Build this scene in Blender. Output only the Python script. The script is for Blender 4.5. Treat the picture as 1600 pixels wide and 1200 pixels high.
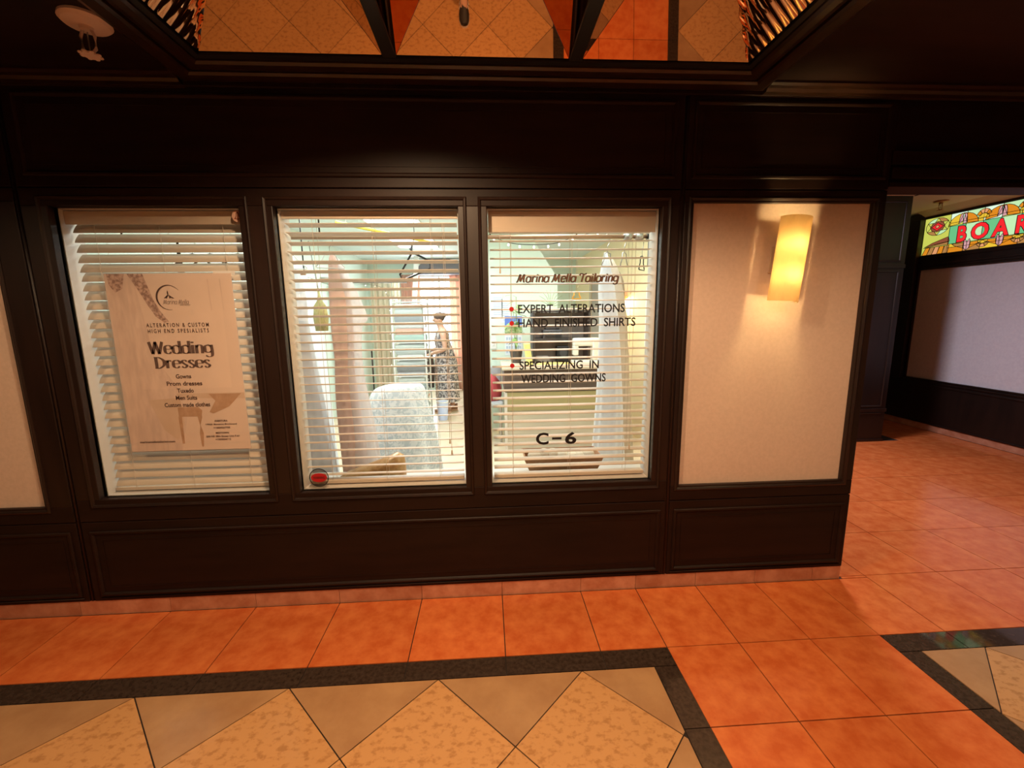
import bpy, bmesh, math, random
from mathutils import Vector, Matrix
random.seed(7)
SC = bpy.context.scene
COL = SC.collection
for o in list(bpy.data.objects): bpy.data.objects.remove(o)

# ------------------------------------------------------------------ camera
CAM_H, CAM_D = 1.5, 2.0913
def rot(rx, ry, rz):
    return Matrix.Rotation(rz, 3, 'Z') @ Matrix.Rotation(rx, 3, 'X') @ Matrix.Rotation(ry, 3, 'Y')
Rm = rot(-0.164201, 0.0123926, -0.0560712)
cd = bpy.data.cameras.new('camera'); cam = bpy.data.objects.new('camera', cd); COL.objects.link(cam)
r_, f_, u_ = Rm @ Vector((1, 0, 0)), Rm @ Vector((0, 1, 0)), Rm @ Vector((0, 0, 1))
M4 = Matrix.Identity(4)
for i in range(3):
    M4[i][0] = r_[i]; M4[i][1] = u_[i]; M4[i][2] = -f_[i]
M4[0][3], M4[1][3], M4[2][3] = 0, -CAM_D, CAM_H
cam.matrix_world = M4
cd.sensor_width = 36.0; cd.lens = 668.71 / 1600 * 36; cd.clip_start = 0.002; cd.clip_end = 60
SC.camera = cam
# ------------------------------------------------------------------ world, exposure
w = bpy.data.worlds.new('world'); SC.world = w; w.use_nodes = True
w.node_tree.nodes['Background'].inputs[0].default_value = (0.5, 0.36, 0.26, 1)
w.node_tree.nodes['Background'].inputs[1].default_value = 0.05
vs = SC.view_settings
vs.view_transform = 'Standard'; vs.look = 'None'; vs.gamma = 1; vs.use_curve_mapping = False; vs.exposure = 0.0
# light levels (the lamps themselves are built with their fixtures below)
HALL_W, SCONCE_W, SHOP_W, CORR_W = 138, 46.0, 50, 74
OPP_FILL_W = 75  # power of the added sconces that fill the shop front
WARM = (1.0, 0.66, 0.37)

# ------------------------------------------------------------------ helpers
class MB:
    def __init__(s): s.v = []; s.f = []; s.m = []
    def add(s, vs_, fs, mi=0):
        b = len(s.v); s.v += [tuple(p) for p in vs_]; s.f += [tuple(b + i for i in f) for f in fs]; s.m += [mi] * len(fs); return s
    def box(s, x0, x1, y0, y1, z0, z1, mi=0):
        x0, x1 = sorted((x0, x1)); y0, y1 = sorted((y0, y1)); z0, z1 = sorted((z0, z1))
        return s.add([(x0,y0,z0),(x1,y0,z0),(x1,y1,z0),(x0,y1,z0),(x0,y0,z1),(x1,y0,z1),(x1,y1,z1),(x0,y1,z1)],
            [(0,3,2,1),(4,5,6,7),(0,1,5,4),(1,2,6,5),(2,3,7,6),(3,0,4,7)], mi)
    def prism(s, poly, fn0, fn1, mi=0):
        n = len(poly); a = [fn0(*p) for p in poly]; b = [fn1(*p) for p in poly]
        return s.add(a + b, [tuple(range(n - 1, -1, -1)), tuple(range(n, 2 * n))] + [(i, (i + 1) % n, n + (i + 1) % n, n + i) for i in range(n)], mi)
    def tube(s, pts, r, n=8, mi=0, cap=True):
        pts = [Vector(p) for p in pts]; rings = []
        rr = r if isinstance(r, (list, tuple)) else [r] * len(pts)
        up = Vector((0, 0, 1))
        for i, p in enumerate(pts):
            d = (pts[min(i + 1, len(pts) - 1)] - pts[max(i - 1, 0)]).normalized()
            a = d.cross(up)
            if a.length < 1e-3: a = d.cross(Vector((1, 0, 0)))
            a.normalize(); b = a.cross(d)
            rings.append([p + rr[i] * (math.cos(t) * a + math.sin(t) * b) for t in [2 * math.pi * k / n for k in range(n)]])
        return s.loft(rings, mi, cap)
    def loft(s, rings, mi=0, cap=True):
        n = len(rings[0]); vv = [p for r in rings for p in r]; ff = []
        for i in range(len(rings) - 1):
            for k in range(n):
                ff.append((i*n + k, i*n + (k+1) % n, (i+1)*n + (k+1) % n, (i+1)*n + k))
        if cap: ff += [tuple(range(n - 1, -1, -1)), tuple(range((len(rings)-1)*n, len(rings)*n))]
        return s.add(vv, ff, mi)
    def lathe(s, prof, c=(0,0,0), n=24, mi=0, axis='Z'):
        rings = []
        for r, h in prof:
            ring = []
            for k in range(n):
                t = 2 * math.pi * k / n; a, b = r * math.cos(t), r * math.sin(t)
                p = {'Z': (a, b, h), 'Y': (a, h, b), 'X': (h, a, b)}[axis]
                ring.append((c[0] + p[0], c[1] + p[1], c[2] + p[2]))
            rings.append(ring)
        return s.loft(rings, mi)
    def ball(s, c, r, n=12, mi=0, sc=(1,1,1)):
        rings = []
        for i in range(1, n // 2):
            ph = math.pi * i / (n // 2)
            rings.append([(c[0] + sc[0]*r*math.sin(ph)*math.cos(2*math.pi*k/n), c[1] + sc[1]*r*math.sin(ph)*math.sin(2*math.pi*k/n), c[2] - sc[2]*r*math.cos(ph)) for k in range(n)])
        return s.loft(rings, mi)
    def ring(s, a0, a1, b0, b1, prof, fn, mi=0):
        # mitred rectangular moulding: prof = [(outward offset, height)], fn(a, b, h) -> point
        L = [[fn(a0 - o, b0 - o, h), fn(a1 + o, b0 - o, h), fn(a1 + o, b1 + o, h), fn(a0 - o, b1 + o, h)] for o, h in prof]
        n = len(L); vv = [p for l in L for p in l]; ff = []
        for i in range(n):
            j = (i + 1) % n
            for k in range(4):
                ff.append((i*4 + k, i*4 + (k+1) % 4, j*4 + (k+1) % 4, j*4 + k))
        return s.add(vv, ff, mi)
    def build(s, name, mat, parent=None, smooth=False, bevel=0, kind=None, fix=True, sub=0):
        me = bpy.data.meshes.new(name); me.from_pydata(s.v, [], s.f)
        mats = mat if isinstance(mat, (list, tuple)) else [mat]
        for m in mats: me.materials.append(m)
        if len(mats) > 1: me.polygons.foreach_set('material_index', s.m)
        if fix:
            bm = bmesh.new(); bm.from_mesh(me); bmesh.ops.recalc_face_normals(bm, faces=bm.faces); bm.to_mesh(me); bm.free()
        if smooth: me.polygons.foreach_set('use_smooth', [True] * len(me.polygons))
        o = bpy.data.objects.new(name, me); COL.objects.link(o)
        if parent: o.parent = parent
        if bevel:
            b = o.modifiers.new('bevel', 'BEVEL'); b.width = bevel; b.segments = 2; b.limit_method = 'ANGLE'; b.angle_limit = math.radians(40)
        if sub:
            b = o.modifiers.new('sub', 'SUBSURF'); b.levels = sub; b.render_levels = sub
        if kind: o['kind'] = kind
        return o

def tag(o, label, cat, group=None, kind=None):
    o['label'] = label
    if cat: o['category'] = cat
    if group: o['group'] = group
    if kind: o['kind'] = kind
    return o
def thing(name, label=None, cat=None, loc=(0,0,0), group=None, kind=None, rz=0):
    o = bpy.data.objects.new(name, None); COL.objects.link(o); o.location = loc; o.rotation_euler = (0, 0, rz); o.empty_display_size = .05
    if label: o['label'] = label
    if cat: o['category'] = cat
    if group: o['group'] = group
    if kind: o['kind'] = kind
    return o
def copy_tree(o, parent=None):
    c = o.copy(); COL.objects.link(c)
    if parent: c.parent = parent
    for ch in list(o.children): copy_tree(ch, c)
    return c
def lamp(name, kind, loc, power, color, size=.1, parent=None, size_y=None, rotx=0, roty=0):
    L = bpy.data.lights.new(name, kind); L.energy = power; L.color = color
    if kind == 'AREA':
        L.size = size
        if size_y: L.shape = 'RECTANGLE'; L.size_y = size_y
    else: L.shadow_soft_size = size
    o = bpy.data.objects.new(name, L); COL.objects.link(o); o.location = loc; o.rotation_euler = (rotx, roty, 0)
    if parent: o.parent = parent
    return o

# ------------------------------------------------------------------ materials
MATS = {}
def mat(name, col, rough=.5, metal=0, col2=None, scale=8, stretch=(1,1,1), bump=0, bscale=None, emit=None, estr=0, spec=.5, detail=4, ramp=(.35,.65), rnd=0, coat=0, trans=0, sheen=0):
    m = bpy.data.materials.new(name); m.use_nodes = True; nt = m.node_tree; N = nt.nodes; L = nt.links
    p = N['Principled BSDF']
    p.inputs['Base Color'].default_value = (*col, 1); p.inputs['Roughness'].default_value = rough; p.inputs['Metallic'].default_value = metal
    p.inputs['Specular IOR Level'].default_value = spec; p.inputs['Coat Weight'].default_value = coat; p.inputs['Coat Roughness'].default_value = .08
    p.inputs['Sheen Weight'].default_value = sheen
    if emit: p.inputs['Emission Color'].default_value = (*emit, 1); p.inputs['Emission Strength'].default_value = estr
    if col2 or bump:
        g = N.new('ShaderNodeNewGeometry'); mp = N.new('ShaderNodeMapping'); mp.inputs['Scale'].default_value = stretch
        L.new(g.outputs['Position'], mp.inputs['Vector'])
    if col2:
        n = N.new('ShaderNodeTexNoise'); n.inputs['Scale'].default_value = scale; n.inputs['Detail'].default_value = detail
        n.inputs['Roughness'].default_value = .6
        L.new(mp.outputs[0], n.inputs['Vector'])
        r = N.new('ShaderNodeValToRGB'); r.color_ramp.elements[0].position = ramp[0]; r.color_ramp.elements[1].position = ramp[1]
        r.color_ramp.elements[0].color = (*col, 1); r.color_ramp.elements[1].color = (*col2, 1)
        L.new(n.outputs['Fac'], r.inputs[0]); out = r.outputs[0]
        if rnd:
            oi = N.new('ShaderNodeObjectInfo'); mr = N.new('ShaderNodeMapRange')
            mr.inputs['To Min'].default_value = 1 - rnd; mr.inputs['To Max'].default_value = 1 + rnd
            L.new(oi.outputs['Random'], mr.inputs['Value'])
            h = N.new('ShaderNodeHueSaturation'); L.new(mr.outputs[0], h.inputs['Value']); L.new(out, h.inputs['Color']); out = h.outputs[0]
        L.new(out, p.inputs['Base Color'])
    if bump:
        n2 = N.new('ShaderNodeTexNoise'); n2.inputs['Scale'].default_value = bscale or scale * 3; n2.inputs['Detail'].default_value = 3
        L.new(mp.outputs[0], n2.inputs['Vector'])
        b = N.new('ShaderNodeBump'); b.inputs['Strength'].default_value = bump; b.inputs['Distance'].default_value = .004
        L.new(n2.outputs['Fac'], b.inputs['Height']); L.new(b.outputs[0], p.inputs['Normal'])
    MATS[name] = m; return m
def emit_mat(name, col, s):
    m = bpy.data.materials.new(name); m.use_nodes = True; nt = m.node_tree; nt.nodes.clear()
    e = nt.nodes.new('ShaderNodeEmission'); o = nt.nodes.new('ShaderNodeOutputMaterial'); e.inputs[0].default_value = (*col, 1); e.inputs[1].default_value = s
    nt.links.new(e.outputs[0], o.inputs[0]); return m
def sheet_mat(name, col, tfrac=.5, alpha=1.0, col2=None, scale=30, rough=.8):
    # thin cloth or frosted glass: diffuse + translucent, optionally partly see-through
    m = bpy.data.materials.new(name); m.use_nodes = True; nt = m.node_tree; N = nt.nodes; L = nt.links; N.clear()
    d = N.new('ShaderNodeBsdfDiffuse'); t = N.new('ShaderNodeBsdfTranslucent'); mx = N.new('ShaderNodeMixShader'); o = N.new('ShaderNodeOutputMaterial')
    d.inputs[0].default_value = (*col, 1); t.inputs[0].default_value = (*col, 1); mx.inputs[0].default_value = tfrac
    L.new(d.outputs[0], mx.inputs[1]); L.new(t.outputs[0], mx.inputs[2]); last = mx.outputs[0]
    if col2:
        g = N.new('ShaderNodeNewGeometry'); v = N.new('ShaderNodeTexVoronoi'); v.inputs['Scale'].default_value = scale; v.feature = 'SMOOTH_F1'
        n = N.new('ShaderNodeTexNoise'); n.inputs['Scale'].default_value = scale * .6; n.inputs['Distortion'].default_value = 2.5
        L.new(g.outputs['Position'], n.inputs['Vector'])
        r = N.new('ShaderNodeValToRGB'); r.color_ramp.elements[0].position = .45; r.color_ramp.elements[1].position = .55
        r.color_ramp.elements[0].color = (*col, 1); r.color_ramp.elements[1].color = (*col2, 1)
        L.new(n.outputs['Fac'], r.inputs[0]); L.new(r.outputs[0], d.inputs[0]); L.new(r.outputs[0], t.inputs[0])
    if alpha < 1:
        tr = N.new('ShaderNodeBsdfTransparent'); m2 = N.new('ShaderNodeMixShader'); m2.inputs[0].default_value = alpha
        L.new(tr.outputs[0], m2.inputs[1]); L.new(last, m2.inputs[2]); last = m2.outputs[0]
    L.new(last, o.inputs[0]); return m
def pane_mat(name, tint=(1,1,1), ior=1.4):
    m = bpy.data.materials.new(name); m.use_nodes = True; nt = m.node_tree; N = nt.nodes; L = nt.links; N.clear()
    # Schlick reflectance from the facing angle: the same on both sides of the thin pane
    t = N.new('ShaderNodeBsdfTransparent'); g = N.new('ShaderNodeBsdfGlossy'); lw = N.new('ShaderNodeLayerWeight'); mx = N.new('ShaderNodeMixShader'); o = N.new('ShaderNodeOutputMaterial')
    t.inputs[0].default_value = (*tint, 1); g.inputs['Roughness'].default_value = 0; lw.inputs[0].default_value = .5
    pw_ = N.new('ShaderNodeMath'); pw_.operation = 'POWER'; pw_.inputs[1].default_value = 5; ma = N.new('ShaderNodeMath'); ma.operation = 'MULTIPLY_ADD'; ma.inputs[1].default_value = .96; ma.inputs[2].default_value = .03
    L.new(lw.outputs['Facing'], pw_.inputs[0]); L.new(pw_.outputs[0], ma.inputs[0]); L.new(ma.outputs[0], mx.inputs[0])
    L.new(t.outputs[0], mx.inputs[1]); L.new(g.outputs[0], mx.inputs[2]); L.new(mx.outputs[0], o.inputs[0]); return m

WOOD = mat('espresso_wood', (.0105,.0040,.0026), .42, col2=(.018,.0068,.0042), scale=14, stretch=(1,1,.12), bump=.05, bscale=60)
WOODH = mat('espresso_wood_horizontal', (.0115,.0044,.0028), .52, col2=(.019,.0074,.0045), scale=14, stretch=(.12,1,1), bump=.05, bscale=60, spec=.22)
WOODG = mat('polished_espresso_moulding', (.020,.008,.004), .30, col2=(.030,.012,.006), scale=14, spec=.6)
WALLP = mat('cream_wall_vinyl', (.64,.49,.40), .6, col2=(.69,.53,.44), scale=60, bump=.12, bscale=220)
GREYP = mat('pale_grey_panel', (.66,.62,.68), .45, col2=(.72,.68,.73), scale=40, bump=.05, bscale=200)
REDT = mat('terracotta_stone', (.55,.115,.028), .15, col2=(.68,.19,.055), scale=12, ramp=(.36,.66), detail=12, rnd=.07)
KICKT = mat('terracotta_kick_stone', (.46,.17,.09), .3, col2=(.62,.29,.18), scale=12, detail=8, rnd=.12)
BANDT = mat('black_granite', (.030,.018,.013), .05, col2=(.055,.036,.027), scale=60)
DIAM = mat('mottled_gold_marble', (.43,.205,.078), .2, col2=(.57,.295,.118), scale=30, stretch=(1,1.4,1), ramp=(.37,.50), detail=14, rnd=.05)
TRI = mat('plain_tan_marble', (.36,.19,.09), .2, col2=(.44,.25,.12), scale=6, detail=6, rnd=.05)
GROUT = mat('dark_grout', (.02,.011,.007), .9)
MIRR = mat('bronze_mirror', (.68,.46,.30), .015, metal=1)
BAR = mat('dark_bar_metal', (.05,.05,.055), .35, metal=.6)
GLASS = pane_mat('window_glass')
BLIND = mat('cream_blind', (.58,.49,.39), .45)
CREAMF = mat('cream_reveal_paint', (.62,.58,.52), .5)
MINT = mat('mint_wall_paint', (.66,.78,.70), .7)
YELW = mat('warm_cream_wall_paint', (.80,.68,.42), .7)
SHOPC = mat('shop_ceiling_paint', (.68,.78,.76), .8)
SHOPF = mat('beige_shop_floor', (.56,.46,.32), .35, col2=(.64,.54,.40), scale=5)
BLACK = mat('black_plastic', (.012,.012,.013), .4)
INK = mat('black_vinyl_lettering', (.008,.008,.010), .4)
INKB = mat('brown_vinyl_lettering', (.16,.065,.028), .4)
REDV = mat('red_vinyl', (.45,.012,.018), .4)
METAL = mat('brushed_nickel', (.60,.44,.31), .4, metal=.15)
STEEL = mat('steel', (.45,.42,.40), .3, metal=.9)
WHITEP = mat('white_plastic', (.78,.78,.76), .4)
TAUPEP = mat('cream_sprinkler_paint', (.68,.52,.46), .5)
SKIN = mat('skin', (.62,.36,.26), .5)

# ------------------------------------------------------------------ print helpers
def font_mesh(text, size=1.0, bold=0.0, shear=0.0, space=1.0, align='LEFT'):
    c = bpy.data.curves.new('txt', 'FONT'); c.body = text; c.size = size; c.offset = bold; c.shear = shear; c.space_character = space; c.align_x = align
    c.resolution_u = 3
    o = bpy.data.objects.new('txt', c); COL.objects.link(o)
    dg = bpy.context.evaluated_depsgraph_get(); me = bpy.data.meshes.new_from_object(o.evaluated_get(dg))
    vv = [tuple(v.co) for v in me.vertices]; ff = [tuple(p.vertices) for p in me.polygons]
    bpy.data.objects.remove(o); bpy.data.curves.remove(c); bpy.data.meshes.remove(me)
    return vv, ff
def fit(vf, x0, x1, z0, z1):
    vv, ff = vf; xs = [v[0] for v in vv]; ys = [v[1] for v in vv]
    a, b, c, d = min(xs), max(xs), min(ys), max(ys)
    return [(x0 + (v[0]-a)/(b-a)*(x1-x0), z0 + (v[1]-c)/(d-c)*(z1-z0)) for v in vv], ff
def print_text(text, x0, x1, z0, z1, y, m, parent, name='lettering', bold=0.0, shear=0.0, space=1.0, strokes=None, plane='Y'):
    vf = strokes if strokes else font_mesh(text, 1, bold, shear, space)
    vv, ff = fit(vf, x0, x1, z0, z1)
    mb = MB(); mb.add([(a, y, b) for a, b in vv], ff)
    return mb.build(name, m, parent, fix=False)
GL = {
 'o': (.52, [[(.25,.5),(.06,.4),(.06,.1),(.25,0),(.44,.1),(.44,.4),(.25,.5)]]),
 'e': (.50, [[(.07,.27),(.43,.29),(.40,.44),(.25,.5),(.07,.4),(.07,.1),(.25,0),(.42,.1)]]),
 'd': (.56, [[(.25,.5),(.06,.4),(.06,.1),(.25,0),(.42,.1)], [(.42,.4),(.25,.5)], [(.45,.75),(.45,0)]]),
 'a': (.56, [[(.25,.5),(.06,.4),(.06,.1),(.25,0),(.42,.1)], [(.42,.4),(.25,.5)], [(.45,.5),(.45,0)]]),
 'g': (.56, [[(.25,.5),(.06,.4),(.06,.12),(.25,.05),(.42,.12)], [(.42,.4),(.25,.5)], [(.45,.5),(.45,-.1),(.25,-.22),(.06,-.14)]]),
 'n': (.55, [[(.09,.5),(.09,0)], [(.09,.36),(.25,.5),(.42,.4),(.42,0)]]),
 'r': (.40, [[(.09,.5),(.09,0)], [(.09,.36),(.2,.49),(.35,.44)]]),
 'i': (.24, [[(.1,.5),(.1,0)], [(.1,.70),(.1,.62)]]),
 'l': (.24, [[(.1,.75),(.1,0)]]),
 's': (.44, [[(.38,.41),(.22,.5),(.08,.4),(.2,.27),(.36,.14),(.22,0),(.05,.09)]]),
 'W': (.92, [[(.06,.72),(.24,0)], [(.24,0),(.44,.72)], [(.42,.72),(.62,0)], [(.62,0),(.84,.72)]]),
 'D': (.70, [[(.14,.7),(.14,0)], [(.02,.7),(.3,.7),(.58,.5),(.58,.2),(.3,0),(.02,0)]]),
 'M': (.84, [[(-.08,.02),(.06,.1),(.2,.7)], [(.2,.7),(.32,.06)], [(.32,.06),(.6,.7)], [(.6,.7),(.64,.1),(.76,.04)]]),
 'T': (.62, [[(.34,.68),(.28,0)], [(-.02,.55),(.08,.72),(.4,.66),(.64,.74)]]),
 ' ': (.26, [])}
def catmull(p, n=6):
    if len(p) < 3: return p
    q = [p[0]] + p + [p[-1]]; out = []
    for i in range(1, len(q) - 2):
        for k in range(n):
            t = k / n; a, b, c, d = q[i-1], q[i], q[i+1], q[i+2]
            out.append(tuple(.5*((2*b[j]) + (-a[j]+c[j])*t + (2*a[j]-5*b[j]+4*c[j]-d[j])*t*t + (-a[j]+3*b[j]-3*c[j]+d[j])*t**3) for j in range(len(b))))
    out.append(p[-1]); return out
def nib(text, thick=.12, thin=.03, slant=0.0, grow=0.0):
    vv, ff = [], []; x = 0
    for ch in text:
        adv, st = GL[ch]
        for s in st:
            pts = catmull([(a + b*slant + x, b) for a, b in s]); row = []
            for i, p in enumerate(pts):
                a, b = pts[max(i-1, 0)], pts[min(i+1, len(pts)-1)]
                dx, dy = b[0]-a[0], b[1]-a[1]; l = math.hypot(dx, dy) or 1; dx /= l; dy /= l
                w_ = (thin + (thick - thin) * abs(dy) ** 1.5) / 2 + grow
                row.append(((p[0]-dy*w_, p[1]+dx*w_), (p[0]+dy*w_, p[1]-dx*w_)))
            b0 = len(vv)
            for l_, r2 in row: vv += [(*l_, 0), (*r2, 0)]
            ff += [(b0+2*i, b0+2*i+1, b0+2*i+3, b0+2*i+2) for i in range(len(row)-1)]
        x += adv
    return vv, ff
# ================================================================== FLOOR
floor = MB().box(-6, 7.5, -3.7, 6.6, -.05, -.004).build('floor', GROUT, kind='structure')
tag(floor, 'polished hall floor of terracotta stone with black bands and golden diamond marble', None)
def clip(poly, x0, x1, y0, y1):
    def cut(P, ins, inter):
        out = []
        for i in range(len(P)):
            a, b = P[i-1], P[i]
            if ins(b):
                if not ins(a): out.append(inter(a, b))
                out.append(b)
            elif ins(a): out.append(inter(a, b))
        return out
    def ix(v): return lambda a, b: (v, a[1] + (b[1]-a[1])*(v-a[0])/(b[0]-a[0]))
    def iy(v): return lambda a, b: (a[0] + (b[0]-a[0])*(v-a[1])/(b[1]-a[1]), v)
    e = 1e-6
    for ins, it in ((lambda p: p[0] >= x0-e, ix(x0)), (lambda p: p[0] <= x1+e, ix(x1)), (lambda p: p[1] >= y0-e, iy(y0)), (lambda p: p[1] <= y1+e, iy(y1))):
        if len(poly) < 3: return []
        poly = cut(poly, ins, it)
    return poly
def area(p): return abs(sum(p[i-1][0]*p[i][1] - p[i][0]*p[i-1][1] for i in range(len(p)))) / 2
NT = 0
def tile(poly, m, name='tile', gap=.0022):
    global NT
    q = []
    for p in poly:
        if not q or math.hypot(p[0]-q[-1][0], p[1]-q[-1][1]) > 1e-4: q.append(p)
    if len(q) > 2 and math.hypot(q[0][0]-q[-1][0], q[0][1]-q[-1][1]) < 1e-4: q.pop()
    if len(q) < 3 or area(q) < 8e-4: return
    if sum(q[i-1][0]*q[i][1] - q[i][0]*q[i-1][1] for i in range(len(q))) < 0: q.reverse()
    n = len(q); ins = []
    for i in range(n):          # inset every edge by the joint width
        a, b, c = Vector(q[i-1]), Vector(q[i]), Vector(q[(i+1) % n])
        d1 = (b-a).normalized(); d2 = (c-b).normalized(); n1 = Vector((-d1.y, d1.x)); n2 = Vector((-d2.y, d2.x))
        k = n1 + n2; ins.append(tuple(b + k * (gap / max(.3, 1 + n1.dot(n2)))))
    dz = random.uniform(-.0004, .0004)
    MB().prism(ins, lambda x, y: (x, y, -.006), lambda x, y: (x, y, dz)).build(name, m, floor); NT += 1
def rect(x0, x1, y0, y1): return [(x0, y0), (x1, y0), (x1, y1), (x0, y1)]
XL = [-2.1038-.43*k for k in range(7, 0, -1)] + [-2.1038,-1.6628,-1.2353,-.8076,-.3775,.0505,.4776,.7818,1.1185,1.4565,1.7922,2.117,2.5518,2.9668,3.4102,3.845,4.28,4.715,5.15,5.6,6.04,6.48,6.92]
YB, BW = -.418, .101
Y1 = -3.04                      # far edge of the diamond carpets
for a, b in zip(XL, XL[1:]):
    tile(rect(a, b, YB, .02 if a > 2 else (0.0)), REDT)
    tile(rect(a, b, Y1-.43, Y1), REDT)
tile(rect(1.97, 2.117, .0, .02), REDT)
ys = [YB-.381*k for k in range(7)] + [Y1]
for a, b in zip((.7818,1.1185,1.4565), (1.1185,1.4565,1.7922)):
    for y1, y0 in zip(ys, ys[1:]): tile(rect(a, b, y0, y1), REDT)
xs = [1.97, 2.117] + XL[XL.index(2.5518):XL.index(5.6)] + [5.42]
for a, b in zip(xs, xs[1:]):
    for k in range(14):
        y0, y1 = .02 + .452*k, .02 + .452*(k+1)
        if a < 4.45 and y0 > 2.39: continue
        if a < 4.45: y1 = min(y1, 2.4)
        tile(rect(a, b, y0, y1), REDT)
def carpet(x0, x1, vx, left, right):
    # black band frame and diamond field
    ix0 = x0 + (BW if left else 0); ix1 = x1 - (BW if right else 0); iy1 = YB - BW; iy0 = Y1 + BW
    xb = [x for x in XL if x0 + .15 < x < x1 - .15]; xb = [x0] + xb + [x1]
    for a, b in zip(xb, xb[1:]):
        tile(rect(a, b, iy1, YB), BANDT, 'band_tile'); tile(rect(a, b, Y1, iy0), BANDT, 'band_tile')
    yb = [iy1] + [y for y in ys if iy0 + .1 < y < iy1 - .1] + [iy0]
    for y1, y0 in zip(yb, yb[1:]):
        if left: tile(rect(x0, ix0, y0, y1), BANDT, 'band_tile')
        if right: tile(rect(ix1, x1, y0, y1), BANDT, 'band_tile')
    h = .302; s = 2*h
    for i in range(-20, 20):
        for j in range(0, 12):
            cx = vx + i*h; cy = iy1 - j*h
            if (i + j) % 2 == 0: continue
            p = clip([(cx-h, cy), (cx, cy-h), (cx+h, cy), (cx, cy+h)], ix0, ix1, iy0, iy1)
            if len(p) > 2: tile(p, DIAM if area(p) > .12 else TRI, 'marble_tile')
carpet(-4.8, .785, -.234, False, True)
carpet(1.790, 6.9, 2.193, True, False)

# ================================================================== FRONT WALL (shop front)
wall = thing('wall_front', kind='structure'); wall['label'] = 'dark wood panelled shop front with cream inset panels'
WIN = [(-1.915,-1.104), (-.955,-.124), (.009,.844)]; ZB, ZT = .62, 1.99
CR = [(-3.07,-2.173), (.995,1.893)]; CZB, CZT = .587, 2.008
XE = 1.955; TH = .14
JX = [-2.035, .937]
def wp(x0, x1, z0, z1, name, m=WOOD, y0=0, y1=TH, bev=.003): return MB().box(x0, x1, y0, y1, z0, z1).build(name, m, wall, bevel=bev)
WX0 = -4.6
# bays between the two full-height joint strips
bays = [(WX0, JX[0]-.012), (JX[0]+.012, JX[1]-.012), (JX[1]+.012, XE)]
for x0, x1 in bays:
    wp(x0, x1, .078, .503, 'lower_panel', WOODH); wp(x0, x1, 2.068, 2.5, 'fascia_panel', WOODH)
for x in JX:
    MB().box(x-.0112, x+.0112, .006, TH, .078, 2.5).build('joint_strip', WOOD, wall)
    MB().tube([(x, .004, .08), (x, .004, 2.498)], .0055, 8).build('joint_bead', WOOD, wall, smooth=True)
# rails and stiles around the openings
wp(JX[0]+.012, JX[1]-.012, .507, ZB, 'sill_rail', WOODH); wp(JX[0]+.012, JX[1]-.012, ZT, 2.064, 'top_rail', WOODH)
wp(JX[1]+.012, XE, .507, CZB, 'sill_rail', WOODH); wp(JX[1]+.012, XE, CZT, 2.064, 'top_rail', WOODH)
wp(WX0, JX[0]-.012, .507, CZB, 'sill_rail', WOODH); wp(WX0, JX[0]-.012, CZT, 2.064, 'top_rail', WOODH)
for x0, x1 in [(JX[0]+.012, WIN[0][0]), (WIN[0][1], WIN[1][0]), (WIN[1][1], WIN[2][0]), (WIN[2][1], JX[1]-.012)]: wp(x0, x1, ZB, ZT, 'stile')
for x0, x1 in [(JX[1]+.012, CR[1][0]), (CR[1][1], XE), (CR[0][1], JX[0]-.012), (CR[0][0]-.09, CR[0][0]), (WX0, CR[0][0]-.88)]: wp(x0, x1, CZB, CZT, 'stile')
# cream inset panels
for x0, x1 in CR + [(CR[0][0]-.88, CR[0][0]-.09)]:
    MB().box(x0-.002, x1+.002, .022, TH-.01, CZB-.002, CZT+.002).build('inset_panel', WALLP, wall)['label'] = 'cream textured vinyl inset'
    MB().ring(x0, x1, CZB, CZT, [(-.001,.024), (-.001,.010), (.006,.004), (.010,-.004), (.018,-.008), (.026,-.004), (.028,.004)], lambda a, b, h: (a, h, b)).build('panel_moulding', WOOD, wall)
# raised panel mouldings
PR = [(0,.001), (0,-.005), (-.004,-.009), (-.012,-.010), (-.017,-.006), (-.020,-.002), (-.020,.001)]
PRI = [(0,.001), (0,-.0025), (-.006,-.0025), (-.006,.001)]
for x0, x1, z0, z1 in [(-1.985,.900,.105,.458), (.972,1.928,.105,.458), (-3.0,-2.075,.105,.458), (-1.985,.893,2.112,2.447), (.975,1.932,2.112,2.452), (-3.0,-2.075,2.112,2.447)]:
    MB().ring(x0, x1, z0, z1, PR, lambda a, b, h: (a, h, b)).build('panel_moulding', WOODH, wall)
    MB().ring(x0+.045, x1-.045, z0+.045, z1-.045, PRI, lambda a, b, h: (a, h, b)).build('inner_bead', WOODH, wall)
    # polished line under each lower panel
for x0, x1 in [(-1.985,.905), (.965,1.935), (-3.0,-2.07)]:
    MB().tube([(x0, -.002, .094), (x1, -.002, .094)], .004, 8).build('base_bead', WOODH, wall, smooth=True)
# red stone kick strip under the wood
KX = sorted([x for x in XL if -4.6 < x < 1.9] + [-4.6])
for a, b in zip(KX, KX[1:] + [1.9545]): MB().box(a+.001, b-.001, .004, TH, -.002, .077).build('kick_tile', KICKT, wall)
# return wall of the shop along the passage
side = MB().box(XE-.1, XE, TH+.001, 2.4, 0, 2.66).build('wall_passage_left', WOOD, kind='structure'); side['label'] = 'dark wood side wall of the shop along the passage'

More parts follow.
